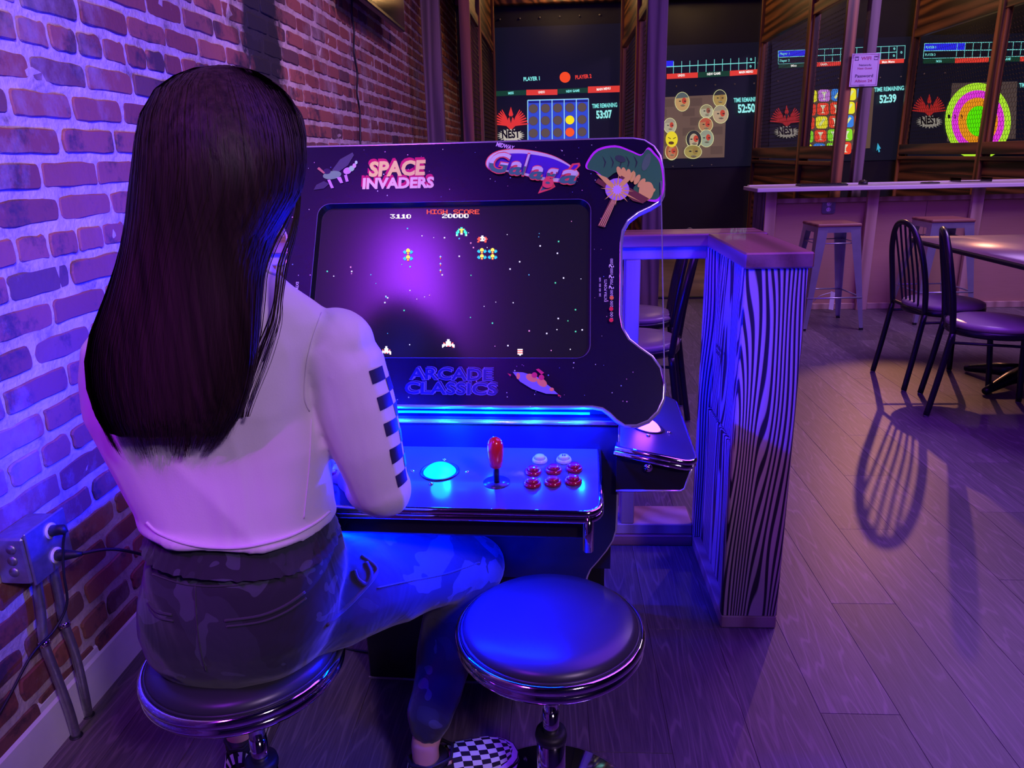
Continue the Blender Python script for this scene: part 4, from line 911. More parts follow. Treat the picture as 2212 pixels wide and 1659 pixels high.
make_table('brown-topped table partly hidden behind the arcade machine', -0.05, 3.55, 0.74, 0.90)

# ------------------------------------------------------------------ posts in front of the lanes
def post(label, xa, xb, y, d=0.09):
    t = thing('wooden_post', label, 'post', ((xa + xb) / 2, y, 0), 0, 'weathered posts in front of the lanes'); MB().cbox((xa, y, 0), (xb, y + d, 3.4), 0.004).build('timber', POSTW, t, world=True); return t
post('weathered purple-lit post close to the brick wall', at(912, 100, Y=6.2).x, at(951, 100, Y=6.2).x, 6.2)
post('weathered post with a knot right behind the arcade display', at(1392, 300, Y=5.8).x, at(1434, 300, Y=5.8).x, 5.8)
P3 = (at(1852, 300, Y=6.58).x, at(1878, 200, Y=6.58).x + 0.02)
post('weathered post that carries the paper notice above the counter', P3[0], P3[1], 6.58)
sg = thing('paper_notice', 'laminated white notice with pink print taped to the post', 'sign', (P3[0], 6.56, 1.8))
A_, B_ = at(1841, 116, Y=6.57), at(1894, 186, Y=6.57)
SGM = plain('laminated_paper', (0.66, 0.52, 0.72), 0.22, var=0.05)
MB().cbox((A_.x, 6.568, B_.z), (B_.x, 6.574, A_.z), 0.001).build('sheet', SGM, sg, world=True)
sw, sh = B_.x - A_.x, A_.z - B_.z
PKI = flat(srgb(150, 30, 110)); DKI = flat(srgb(60, 20, 90))
for tx_, fx, fy, h, w, m_ in (('WIFI', .33, .80, .10, .36, PKI), ('Network:', .28, .62, .06, .44, DKI), ('Nest Guest', .24, .52, .06, .52, PKI), ('Password', .18, .28, .09, .64, DKI), ('Albion 24', .18, .13, .08, .62, PKI)):
    me = text_mesh(tx_, 1, 0.02, fitw=w * sw); k = h * sh / 0.7; mb = MB(); mesh_to(mb, me, lambda c: (A_.x + fx * sw + c.x, 6.5672, B_.z + fy * sh + c.y * k)); mb.build('lettering', m_, sg, world=True)
for fx in (0.12, 0.80):
    mb = MB(); mb.tube([(A_.x + (fx + dx) * sw, 6.5668, B_.z + (0.80 + dz) * sh) for dx, dz in ((0, 0), (.12, 0), (.12, .1), (0, .1))], 0.0025, 5, closed=True); mb.tube([(A_.x + (fx + .03) * sw, 6.5668, B_.z + .87 * sh), (A_.x + (fx + .06) * sw, 6.5668, B_.z + .885 * sh), (A_.x + (fx + .09) * sw, 6.5668, B_.z + .87 * sh)], 0.002, 4); mb.build('icon', DKI, sg, world=True, kind='stuff')
mb = MB(); mb.tube([(A_.x + .05 * sw, 6.567, B_.z + .04 * sh), (B_.x - .05 * sw, 6.567, B_.z + .04 * sh), (B_.x - .05 * sw, 6.567, A_.z - .04 * sh), (A_.x + .05 * sw, 6.567, A_.z - .04 * sh)], 0.0016, 4, closed=True); mb.build('printed_border', PKI, sg, world=True)
for cx, cz in ((A_.x, A_.z - .02), (B_.x, A_.z - .02), (A_.x + .45 * sw, B_.z)): MB().cbox((cx - .02, 6.5655, cz - .015), (cx + .02, 6.5675, cz + .015), .0005).build('tape', GLASS, sg, world=True)

# ------------------------------------------------------------------ lane dividers of charred timber and hexagonal wire
WIREM = plain('hex_wire', (0.022, 0.015, 0.012), 0.6, 0.1)
def hexnet(y0, y1, z0, z1, s=0.026, w=0.0016):
    mb = MB(); dy = s * math.sqrt(3); dz = s * 1.5; r = 0
    z = z0
    def seg(a, b):
        a, b = Vector((0, *a)), Vector((0, *b)); t = (b - a).normalized(); nrm = Vector((0, -t.z, t.y)) * w; o = Vector((w, 0, 0))
        mb.add([a + nrm, a - nrm * .5 + o, a - nrm * .5 - o, b + nrm, b - nrm * .5 + o, b - nrm * .5 - o], [(0, 1, 4, 3), (1, 2, 5, 4), (2, 0, 3, 5)])
    while z < z1:
        y = y0 + (dy / 2 if r % 2 else 0)
        while y < y1:
            top = (y, z + s); lt = (y - dy / 2, z + s / 2); rt_ = (y + dy / 2, z + s / 2)
            if z + s < z1: 
                if lt[0] > y0: seg(lt, top)
                if rt_[0] < y1: seg(top, rt_)
            if rt_[0] < y1: seg(rt_, (rt_[0], z - s / 2))
            y += dy
        z += dz; r += 1
    return mb
def clampz(mb): return mb
YA, YM, YB = 6.62, 7.55, 9.28
ZS, ZT = 1.20, 2.42
net1 = hexnet(0, YM - YA - 0.09, 0, ZT - ZS - 0.11, 0.026).mesh('wire_mesh', WIREM); net2 = hexnet(0, YB - YM - 0.04, 0, ZT - ZS - 0.11, 0.026).mesh('wire_mesh', WIREM)
def divider(label, X, first=[None]):
    if first[0] is None:
        t = thing('lane_divider', label, 'partition', (X, YA, 0), 0, 'dividers between the axe lanes'); y = 0; L1 = YM - YA; L2 = YB - YA
        def bd(nm, lo, hi, m_): MB().cbox(lo, hi, 0.003).build(nm, m_, t)
        bd('stud', (-0.045, -0.02, 0), (0.045, 0.02, 3.4), BURNTZ)
        bd('stud', (-0.045, L1 - 0.045, 0), (0.045, L1 + 0.045, 3.4), BURNTZ)
        bd('stud', (-0.045, L2 - 0.02, 0), (0.045, L2 + 0.02, 3.4), BURNTZ)
        bd('header', (-0.03, 0.02, ZT), (0.03, L1 - 0.045, ZT + 0.09), BURNT); bd('header', (-0.03, L1 + 0.045, ZT), (0.03, L2 - 0.02, ZT + 0.09), BURNT)
        bd('upper_panel', (-0.01, 0.02, ZT + 0.09), (0.01, L1 - 0.045, 3.4), BURNT); bd('upper_panel', (-0.01, L1 + 0.045, ZT + 0.09), (0.01, L2 - 0.02, 3.4), BURNT)
        for a, b in ((0.02, L1 - 0.045), (L1 + 0.045, L2 - 0.02)):
            bd('sill', (-0.045, a, ZS - 0.02), (0.045, b, ZS + 0.09), BURNT); bd('sill_rail', (-0.05, a, ZS - 0.075), (0.05, b, ZS - 0.04), BURNT)
            for k in range(8):
                z1_ = ZS - 0.08 - k * 0.14; bd('plank', (-0.012 - 0.004 * (k % 2), a, max(0.0, z1_ - 0.136)), (0.012, b, z1_), BURNT)
            put('wire_frame_strip', MB().cbox((-0.02, b - 0.03, ZS + 0.09), (0.02, b, ZT), 0.002).mesh('strip', BURNTZ), t)
        n1 = put('wire_mesh', net1, t, kind='stuff'); n1.location = (0.022, 0.02, ZS + 0.09)
        n2 = put('wire_mesh', net2, t, kind='stuff'); n2.location = (0.022, L1 + 0.045, ZS + 0.09)
        first[0] = t
    else:
        t = copy_tree(first[0]); t.location = (X, YA, 0); t['label'] = label
    return t
divider('charred timber and wire divider closest to the brick wall', -0.73)
divider('charred timber and wire divider behind the knotted post', 0.80)
divider('charred timber and wire divider behind the post with the notice', 2.36)
divider('charred timber and wire divider at the far right of the lanes', 4.03)
structure('trim_2', MB().cbox((-1.14, 9.30, 2.92), (6.9, 9.42, 3.1), 0.01), BURNT)

# ------------------------------------------------------------------ projected games on the back wall
YW = 9.485
def wconv(x, y, z=0.0): p = at(x, y, Y=YW); return (p.x, YW - z, p.z)
CY_ = (0.20, 0.75, 0.72); REDP = (0.75, 0.045, 0.03); GRNP = (0.006, 0.045, 0.025); BLUP = (0.02, 0.02, 0.9)
class Proj(Art):
    def __init__(s, label, x, nm='projected_game'):
        p = wconv(x, 200); s.t = thing(nm, label, 'projection', (p[0], YW, 1.2), 0, 'projected games on the back wall'); s.k = 0
    def shapes(s, name, lst, emit=0.9):
        mats = []; mb = MB(); idx = {}
        for c, pts in lst:
            m = lit(c, emit)
            if m.name not in idx: idx[m.name] = len(mats); mats.append(m)
            z = 0.001 + 0.0006 * s.k; s.k += 1
            P_ = [wconv(p[0], p[1], z) for p in pts]
            mb.poly(P_, idx[m.name])
        return mb.build(name, mats, s.t, world=True)
    def text(s, body, p0, p1, h, c, bold=0.03, emit=0.95, shear=0.0):
        s.k += 1; z = 0.001 + 0.0006 * s.k
        me = text_mesh(body, 1.0, bold, shear=shear); xs = [v.co.x for v in me.vertices]; x0_, x1_ = min(xs), max(xs); L = math.hypot(p1[0] - p0[0], p1[1] - p0[1]); ux, uy = (p1[0] - p0[0]) / L, (p1[1] - p0[1]) / L
        mb = MB(); mesh_to(mb, me, lambda q: wconv(p0[0] + ux * (q.x - x0_) / (x1_ - x0_) * L + uy * q.y / .7 * h, p0[1] + uy * (q.x - x0_) / (x1_ - x0_) * L - ux * q.y / .7 * h, z))
        return mb.build('lettering', lit(c, emit), s.t, world=True)
def quad(x0, y0, x1, y1, sl=-0.04): return [(x0, y0), (x1, y0 + sl * (x1 - x0)), (x1, y1 + sl * (x1 - x0)), (x0, y1)]
def line(x0, y0, x1, y1, w=1.2):
    L = math.hypot(x1 - x0, y1 - y0); nx, ny_ = -(y1 - y0) / L * w / 2, (x1 - x0) / L * w / 2
    return [(x0 + nx, y0 + ny_), (x1 + nx, y1 + ny_), (x1 - nx, y1 - ny_), (x0 - nx, y0 - ny_)]
def nest_logo(P, x, y, w, dim=1.0):
    """red bird with raised wings over a ragged nest with the word NEST"""
    R_ = (0.75 * dim, 0.035 * dim, 0.03 * dim); G_ = (0.55 * dim, 0.50 * dim, 0.42 * dim); k = w / 66.0
    lst = []
    for s_ in (-1, 1):
        for i in range(7):
            a = math.radians(8 + i * 8); L = 36 - i * 1.2
            bx_, by_ = x + s_ * (5 + i * 0.6) * k, y - (2 + i * 2.2) * k
            ex_, ey_ = x + s_ * (5 + L * math.cos(a) * 0.92) * k, y - (i * 2.0 + L * math.sin(a) * 0.95) * k
            lst.append((R_, [(bx_, by_ + 3 * k), (ex_, ey_ + 1.6 * k), (ex_ - s_ * 1 * k, ey_ - 0.9 * k), (bx_, by_ - 2.5 * k)]))
    lst += [(R_, [(x - 10 * k, y), (x - 6 * k, y - 16 * k), (x, y - 21 * k), (x + 6 * k, y - 16 * k), (x + 10 * k, y), (x, y + 10 * k)]), (R_, [(x - 5 * k, y - 24 * k), (x, y - 41 * k), (x + 5 * k, y - 24 * k), (x, y - 16 * k)]), ((0.01, 0.01, 0.015), [(x - 3 * k, y - 18 * k), (x, y - 5 * k), (x + 3 * k, y - 18 * k), (x, y - 22 * k)])]
    pts = []
    for i in range(44):
        a = 2 * PI * i / 44; r = (1.0 if i % 2 else 0.72); pts.append((x + 30 * k * r * math.cos(a), y + (21 + 15 * r * math.sin(a)) * k))
    lst.append((G_, pts)); P.shapes('logo', lst)
    P.text('NEST', (x - 19 * k, y + 27 * k), (x + 20 * k, y + 25 * k), 16 * k, (0.005, 0.005, 0.01), 0.04, 0.2)
def black_level(P, quadpx): P.shapes('projector_field', [((0.0035, 0.004, 0.011), quadpx)], 1.0)
# lane 1: drop-four board
P1 = Proj('projected blue grid game with yellow and orange discs, first lane by the brick wall', 1200)
black_level(P1, [(1066, 60), (1345, 50), (1345, 420), (1066, 420)])
P1.text('PLAYER 1', (1131, 175), (1166, 173), 8, CY_, 0.04); P1.text('PLAYER 2', (1243, 171), (1278, 168), 8, REDP, 0.04); P1.shapes('turn_disc', [((0.95, 0.07, 0.01), circ(1220.5, 167, 11.7))])
P1.shapes('menu_bar', [(GRNP, quad(1071, 197, 1137, 208)), (REDP, quad(1137, 194, 1204, 206, -.015)), (GRNP, quad(1204, 192, 1270, 203)), (REDP, quad(1270, 187, 1339, 201, -.03))])
for tx_, a, b in (('MISS', (1098, 204), (1110, 203)), ('UNDO', (1163, 202), (1177, 201)), ('NEW GAME', (1223, 200), (1252, 198)), ('MAIN MENU', (1289, 196), (1319, 193))): P1.text(tx_, a, b, 5, CY_ if tx_ in ('MISS', 'NEW GAME') else (0.9, 0.8, 0.75), 0.04)
P1.shapes('grid_back', [((0.03, 0.07, 0.62), [(1140, 218), (1271, 214), (1271, 303), (1140, 305)]), ((0.01, 0.01, 0.18), [(1142, 219), (1270, 216), (1270, 220), (1142, 223)])])
for c in range(5):
    for r in range(3):
        cx, cy = 1152 + c * 26.3, 235 + r * 26.5 - c * 0.75; m_ = (1.0, 0.80, 0.0) if (c, r) == (3, 1) else (1.0, 0.10, 0.01) if (c, r) == (3, 2) else (0.11, 0.075, 0.065)
        P1.shapes('disc', [((0.04, 0.02, 0.4), circ(cx, cy, 10.3)), (m_, circ(cx, cy, 9.6))])
P1.shapes('grid_line', [((0.35, 0.75, 0.95), line(1140, 217, 1271, 213.5, 1.8))] + [((0.35, 0.75, 0.95), line(1140 + i * 26.2, 217 - i * .7, 1140.5 + i * 26.2, 304, 1.7 if i < 5 else 1.2)) for i in range(6)])
P1.text('TIME REMAINING', (1279, 234), (1333, 231), 9, CY_, 0.03); P1.text('53:07', (1288, 256), (1322, 254), 16, (0.30, 0.85, 0.82), 0.04)
nest_logo(P1, 1104, 272, 66)
# lane 2: heads on a tan wall
P2 = Proj('projected target game with outlined grimacing heads on a tan block wall, second lane', 1540)
black_level(P2, [(1396, 100), (1662, 90), (1640, 358), (1396, 365)])
P2.shapes('score_grid', [(BLUP, [(1396, 133), (1455, 131), (1455, 144), (1396, 148)])] + [(CY_, line(1440, 144.5, 1631, 135, 1.8))] + [(CY_, line(1455 + i * 17.6, 133 - i * .95, 1454.5 + i * 17.6, 160 - i * .9, 1.1)) for i in range(12)])
for a in ((1620, 131), (1619, 146), (1636, 139)): P2.text('0', a, (a[0] + 4, a[1] - .2), 5, CY_, 0.03)
P2.shapes('menu_bar', [(REDP, [(1440, 160), (1507, 156.5), (1507, 168), (1440, 171)]), (GRNP, [(1507, 156.5), (1576, 153), (1576, 164.5), (1507, 168)]), (REDP, [(1576, 153), (1648, 149), (1646, 160), (1576, 164.5)])])
for tx_, a, b in (('UNDO', (1464, 166), (1479, 165)), ('NEW GAME', (1527, 163), (1556, 161)), ('MAIN MENU', (1596, 159), (1626, 157))): P2.text(tx_, a, b, 5, (0.85, 0.85, 0.8), 0.04)
P2.shapes('picture_wall', [((0.13, 0.078, 0.058), [(1395, 212), (1569, 204), (1564, 340), (1395, 344)])] + [((0.10, 0.060, 0.045), [(1400 + c * 30 + (r % 2) * 14, 216 + r * 21 - c * 1.2), (1426 + c * 30 + (r % 2) * 14, 215 + r * 21 - c * 1.2), (1426 + c * 30 + (r % 2) * 14, 232 + r * 21 - c * 1.2), (1400 + c * 30 + (r % 2) * 14, 233 + r * 21 - c * 1.2)]) for r in range(6) for c in range(5) if (r * 5 + c) % 2])
def head(x, y, w, h, skin, hair, mark, rot=0, long_=False):
    lst = [((0.75, 0.75, 0.35), circ(x, y, w / 2 + 1.2, h / 2 + 1.2, 22, rot=rot))]
    if long_: lst.append((hair, circ(x, y - 1, w / 2, h / 2, 22, rot=rot)))
    lst.append((skin, circ(x, y + (2 if long_ else 0), w / 2 * (0.62 if long_ else 1), h / 2 * (0.8 if long_ else 1), 22, rot=rot)))
    if not long_: lst.append((hair, [p for p in circ(x, y, w / 2, h / 2, 18, 200, 340, rot=rot)]))
    k = w / 30; lst += [(mark, circ(x + 4 * k, y - 2 * k, 5 * k, 7 * k, 10)), ((0.02, 0.02, 0.02), circ(x - 5 * k, y - 1 * k, 2.6 * k, 1.3 * k, 8)), ((0.02, 0.02, 0.02), circ(x + 6 * k, y - 1 * k, 2.6 * k, 1.3 * k, 8)), ((0.03, 0.01, 0.01), circ(x + 1 * k, y + 8 * k, 5 * k, 2.0 * k, 10)), ((0.5, 0.45, 0.3), line(x - 3 * k, y + 7.6 * k, x + 5 * k, y + 7.6 * k, 1.1))]
    P2.shapes('head', lst, 0.8)
TN = (0.55, 0.33, 0.13); PALE = (0.45, 0.42, 0.28); RD = (0.55, 0.06, 0.03); DK = (0.03, 0.03, 0.03)
head(1473, 220, 30, 40, TN, (0.10, 0.13, 0.13), RD); head(1554, 213, 28, 36, (0.42, 0.28, 0.08), DK, (0.35, 0.2, 0.05)); head(1525, 241, 27, 28, PALE, (0.30, 0.26, 0.14), (0.3, 0.1, 0.06)); head(1555, 247, 32, 38, (0.5, 0.36, 0.22), (0.35, 0.30, 0.2), RD)
head(1523, 270, 29, 30, (0.45, 0.22, 0.10), (0.5, 0.10, 0.05), RD); head(1446, 272, 26, 32, PALE, (0.35, 0.3, 0.22), RD); head(1524, 299, 30, 36, (0.32, 0.38, 0.26), (0.30, 0.33, 0.24), RD); head(1497, 302, 32, 38, (0.5, 0.4, 0.25), DK, RD, long_=True); head(1495, 328, 36, 28, (0.38, 0.30, 0.08), (0.30, 0.24, 0.06), (0.3, 0.2, 0.05)); head(1449, 328, 26, 34, (0.5, 0.22, 0.10), (0.4, 0.12, 0.04), RD, long_=True)
P2.shapes('yellow_face', [((0.8, 0.65, 0.02), circ(1449, 301, 13, 17)), ((0.05, 0.03, 0.0), line(1441, 297, 1447, 300, 1.5)), ((0.05, 0.03, 0.0), line(1452, 300, 1458, 297, 1.5)), ((0.1, 0.04, 0.01), circ(1448, 309, 6, 3.5))], 0.9)
P2.text('TIME REMAINING', (1582, 222), (1638, 219), 9, CY_, 0.03); P2.text('52:50', (1591, 244), (1628, 242), 17, (0.30, 0.85, 0.82), 0.04)
# lane 3: coloured drink tiles
P3_ = Proj('projected tile game with coloured cocktail icons, third lane', 1800)
black_level(P3_, [(1668, 90), (1985, 78), (1950, 345), (1660, 352)])
P3_.shapes('score_grid', [(BLUP, [(1681, 110), (1764, 107), (1764, 120), (1681, 123)])] + [(CY_, line(1681, 124, 1937, 112.5, 1.4)), (CY_, line(1681, 110, 1956, 98.5, 1.0)), (CY_, line(1681, 138.5, 1954, 127, 1.0)), (CY_, line(1681, 110, 1681, 138, 1.2))] + [(CY_, line(1764 + i * 17.3, 106.5 - i * .75, 1763 + i * 17.3, 135 - i * .75, 1.0)) for i in range(12)])
P3_.text('Player 1', (1684, 119), (1705, 118), 5, CY_, 0.03); P3_.text('Player 2', (1684, 134), (1705, 133), 5, CY_, 0.03)
for a in ((1929, 108), (1928, 123), (1944, 116)): P3_.text('0', a, (a[0] + 4, a[1] - .2), 5, CY_, 0.03)
P3_.shapes('menu_bar', [(GRNP, [(1681, 139), (1760, 135.5), (1760, 144), (1681, 148)]), (REDP, [(1760, 135), (1815, 133), (1815, 142), (1760, 144.5)]), (GRNP, [(1815, 133), (1885, 130), (1885, 139), (1815, 142)]), (REDP, [(1885, 130), (1952, 127), (1951, 136), (1885, 139)])])
for tx_, a, b in (('Miss', (1708, 145), (1720, 144)), ('Undo', (1772, 142), (1786, 141)), ('Main Menu', (1904, 137), (1931, 135.5))): P3_.text(tx_, a, b, 5, (0.85, 0.85, 0.8), 0.03)
YL, RE, BL_, PU, GN_ = (0.85, 0.80, 0.02), (0.85, 0.06, 0.02), (0.04, 0.22, 0.75), (0.55, 0.20, 0.70), (0.25, 0.75, 0.02)
P3_.shapes('picture_wall', [((0.10, 0.06, 0.04), [(1736, 196), (1888, 189), (1878, 320), (1728, 330)])])
tile = [[YL, PU, BL_, YL, BL_], [RE, RE, RE, YL, RE], [RE, YL, RE, BL_, RE], [GN_, RE, GN_, GN_, YL], [YL, BL_, GN_, RE, PU]]
for r in range(5):
    for c in range(5):
        cx, cy = 1751 + c * 28 - r * 3, 208 + r * 29 - c * 1.3
        rr = [(cx + x, cy + y) for x, y in rrect(-12.5, -13, 12.5, 13, 6, 4)]
        g_ = [((0.75, 0.8, 0.55), [(cx - 6, cy - 8), (cx + 6, cy - 8), (cx + 1, cy), (cx + 1, cy + 7), (cx + 5, cy + 9), (cx - 5, cy + 9), (cx - 1, cy + 7), (cx - 1, cy)])] if tile[r][c] in (RE, PU, GN_) else [((0.75, 0.8, 0.3), line(cx - 5, cy + 7, cx + 6, cy - 8, 5))]
        P3_.shapes('tile', [(tile[r][c], rr)] + g_)
P3_.text('TIME REMAINING', (1885, 199), (1949, 195), 9, CY_, 0.03, shear=0.08); P3_.text('52:39', (1896, 223), (1933, 220), 16, (0.30, 0.85, 0.82), 0.04, shear=0.08)
P3_.shapes('pointer', [((0.04, 0.42, 0.62), [(1892, 309), (1899, 321), (1895.5, 321), (1897, 328), (1894, 329), (1892.5, 322), (1889.5, 326)])])
nest_logo(P3_, 1696, 266, 62, 0.5)
# lane 4: ring target
P4 = Proj('projected ring target in green, magenta and orange, rightmost lane', 2110)
black_level(P4, [(1990, 76), (2300, 70), (2300, 330), (1960, 340)])
P4.shapes('score_grid', [(BLUP, [(1997, 94), (2086, 92.5), (2085, 108), (1996, 110)])] + [(CY_, line(1997, 94, 2212, 90, 1.2)), (CY_, line(1996, 110, 2212, 107, 1.6)), (CY_, line(1994, 126.5, 2212, 121.5, 1.1)), (CY_, line(1997, 94, 1994, 126, 1.2))] + [(CY_, line(2068 + i * 17.2, 93 - i * .3, 2065 + i * 17.2, 124.5 - i * .4, 1.0)) for i in range(9)])
P4.text('PLAYER 1', (1999, 105), (2021, 104.5), 5, CY_, 0.03); P4.text('PLAYER 2', (1998, 121), (2020, 120.5), 5, CY_, 0.03)
P4.shapes('menu_bar', [(GRNP, [(1993, 128), (2062, 126), (2062, 136), (1993, 138)]), (REDP, [(2062, 126), (2135, 124), (2134, 134.5), (2062, 136.5)]), (GRNP, [(2135, 124), (2202, 122.5), (2202, 133), (2134, 134.5)]), (REDP, [(2202, 122.5), (2240, 121.5), (2240, 132), (2202, 133)])])
P4.text('MISS', (2021, 135), (2033, 134.5), 5, CY_, 0.03); P4.text('NEW GAME', (2153, 131), (2182, 130), 5, CY_, 0.03)
P4.shapes('picture_wall', [((0.075, 0.05, 0.045), [(2055, 180), (2196, 176), (2192, 300), (2044, 306)])])
YG, MG, OR, LG = (0.45, 0.85, 0.03), (0.80, 0.04, 0.75), (0.85, 0.30, 0.01), (0.10, 0.85, 0.0)
P4.shapes('target_ring', [(YG, circ(2111, 262, 71, 83, 48)), (MG, circ(2111, 262, 57, 67, 44)), (OR, circ(2111, 262, 43, 51, 40)), (LG, circ(2113, 262, 27, 33, 36))])
for n_, x in (('1', 2046), ('2', 2059), ('3', 2073)): P4.text(n_, (x, 256), (x + 5, 255.5), 8, (0.05, 0.02, 0.02), 0.02, 0.1)
P4.text('TIME REMAINING', (2200, 189), (2262, 186), 9, CY_, 0.03)
nest_logo(P4, 2005, 243, 64, 0.5)
# tiny nails holding the target boards, a row on the black wall
mb = MB()
for x, y in [(1080 + i * 43, 42 - i * 2) for i in range(6)] + [(1461 + i * 42, 187 - i * 1.6) for i in range(5)] + [(1453 + i * 42, 360 - i * 1.6) for i in range(3)] + [(1680, 176), (1767, 173), (1811, 170), (1901, 168), (1946, 166), (1996, 160), (2041, 158)]:
    p = wconv(x, y, 0.0); mb.ball((p[0], YW - 0.002, p[2]), 0.012, n=8, m=5)
mb.build('screw_heads', STEEL, D.objects['wall_back'], kind='stuff')

# ------------------------------------------------------------------ television on the brick wall with its cord
tv = thing('wall_television', 'black television mounted high on the brick wall', 'television', (-1.0, 4.8, 2.45))
a0 = at(878, 70, X=-0.98); y1_, z0_ = a0.y, a0.z
TVM = Matrix.Translation((-1.0, y1_ - 0.62, z0_)) @ Matrix.Rotation(math.radians(1), 4, 'Y')
fr = MB().cbox((-0.03, -0.62, 0.0), (0.012, 0.62, 0.74), 0.006).mesh('casing', BLKMETAL); o = put('casing', fr, tv, world=True); o.matrix_basis = TVM
sc_ = MB().box((0.0125, -0.600, 0.022), (0.0135, 0.600, 0.718)).mesh('panel_glass', plain('tv_glass', (0.012, 0.011, 0.010), 0.12, var=0.02)); o = put('panel_glass', sc_, tv, world=True); o.matrix_basis = TVM
MB().box((-1.145, y1_ - 0.75, z0_ + 0.25), (-1.02, y1_ - 0.5, z0_ + 0.5)).build('wall_bracket', BLKMETAL, tv, world=True)
cb = thing('hanging_cord', 'thin black cord hanging down the brick wall from the television', 'cord', (-1.12, 4.0, 1.3))
MB().tube(smooth_pts([at(x, y, X=-1.125) for x, y in ((760, -8), (760, 30), (765, 70), (764, 110), (772, 160), (771, 200), (777, 240), (778, 290), (779, 330))], 4), 0.006, 6).build('cable', RUBBER, cb, world=True)
# bare bulbs at the back of each lane
for k, (x, y) in enumerate(((0.10, 9.1), (1.60, 9.1), (3.2, 9.1), (4.9, 9.1))):
    lb = thing('ceiling_bulb', 'warm bare bulb above the target wall of the ' + ('first', 'second', 'third', 'fourth')[k] + ' lane', 'lamp', (x, y, 3.06), 0, 'bare bulbs over the lanes')
    MB().ball((x, y, 3.0), 0.045, n=16, m=10).build('glass_bulb', glow('bulb_glow', (1.0, 0.62, 0.22), 20.0) if not k else D.materials['bulb_glow'], lb, world=True); MB().tube([(x, y, 3.04), (x, y, 3.4)], 0.012, 8).build('stem', BLKMETAL, lb, world=True)
    lamp('POINT', 'bulb_light', (x, y - 0.07, 3.0), (0, 0, 0), 9.0, (1.0, 0.55, 0.2), 0.04)

# ------------------------------------------------------------------ outlet box, conduits and cords low on the brick wall
bx_ = thing('outlet_box', 'grey steel outlet box on conduit pipes, low on the brick wall', 'outlet', (-1.11, 1.35, 0.44))
BX0, BX1, BY0, BY1, BZ0, BZ1 = WX, -1.078, 1.275, 1.392, 0.452, 0.556
MB().cbox((BX0, BY0, BZ0), (BX1, BY1, BZ1), 0.004).build('box', STEEL, bx_, world=True)
for z_ in (0.480, 0.506, 0.532): MB().tube([(-1.108 + (z_ - .5) * .1, BY0 + 0.0005, z_), (-1.108 + (z_ - .5) * .1, BY0 - 0.0012, z_)], 0.0105, 20).build('knockout', STEEL, bx_, world=True)
MB().cbox((BX1, BY0 + 0.004, BZ0 - 0.006), (BX1 + 0.006, BY1 + 0.012, BZ1 + 0.008), 0.002).build('cover_plate', STEEL, bx_, world=True)
for y_, z_ in ((1.350, 0.535), (1.350, 0.477)):
    MB().tube([(BX1 + 0.005, y_, z_), (BX1 + 0.009, y_, z_)], 0.0175, 22).build('socket', WHITEP, bx_, world=True)
for k, (x, y) in enumerate(((88, 1250), (120, 1238))):
    sv = (((84, 1255, -1.120), (88, 1320, -1.121), (95, 1388, -1.120), (118, 1450, -1.116), (148, 1530, -1.113)), ((119, 1240, -1.120), (128, 1290, -1.121), (139, 1347, -1.120), (162, 1412, -1.116), (182, 1495, -1.113)))[k]
    pts = [at(q[0], q[1], X=q[2]) for q in sv]; pts[0].z = 0.455; ft_ = (at(165, 1590, Z=0), at(191, 1545, Z=0))[k]; yb = pts[2].y; pts.append(ft_)
    c = MB().tube(smooth_pts(pts, 5), 0.0098, 14).build('conduit', STEEL, bx_, world=True)
    MB().tube([pts[2] + Vector((0, 0, 0.005)), pts[2] - Vector((0, 0, 0.006))], 0.0122, 14).tube([(-1.142, yb + 0.016, pts[2].z), (-1.118, yb + 0.006, pts[2].z)], 0.005, 8).build('strap', CHROME, c, world=True)
    MB().tube([ft_, ft_ + Vector((0, 0, 0.0015))], 0.0145, 16).build('floor_hole', RUBBER, c, world=True)
pc = thing('power_cord', 'black power cord plugged into the outlet box and running behind the seated player', 'cord', (-1.06, 1.35, 0.477))
MB().tube([(BX1 + 0.0095, 1.350, 0.477), (BX1 + 0.020, 1.350, 0.477), (BX1 + 0.045, 1.356, 0.476), (BX1 + 0.058, 1.360, 0.475)], [0.0125, 0.0125, 0.008, 0.0045], 12).build('plug', RUBBER, pc, world=True)
MB().tube(smooth_pts([(BX1 + 0.055, 1.360, 0.475), (-0.97, 1.38, 0.475), (-0.93, 1.42, 0.44), (-0.90, 1.50, 0.36), (-0.80, 1.62, 0.12), (-0.70, 1.70, 0.006), (-0.48, 1.66, 0.006)], 6), 0.0036, 7).build('cable', RUBBER, pc, world=True)
pc = thing('power_cord', 'thin black cord hanging in a loop from the upper socket and leaving the picture left', 'cord', (-1.06, 1.35, 0.535))
MB().tube([(BX1 + 0.0095, 1.350, 0.535), (BX1 + 0.034, 1.350, 0.538), (BX1 + 0.040, 1.350, 0.530)], [0.0125, 0.011, 0.006], 12).build('plug', RUBBER, pc, world=True)
MB().tube(smooth_pts([(BX1 + 0.038, 1.350, 0.532), (BX1 + 0.030, 1.345, 0.50), (-1.052, 1.335, 0.44), (-1.058, 1.332, 0.37), (-1.075, 1.30, 0.325), (-1.085, 1.24, 0.31), (-1.09, 1.15, 0.26), (-1.09, 1.0, 0.2)], 6), 0.0028, 7).build('cable', RUBBER, pc, world=True)

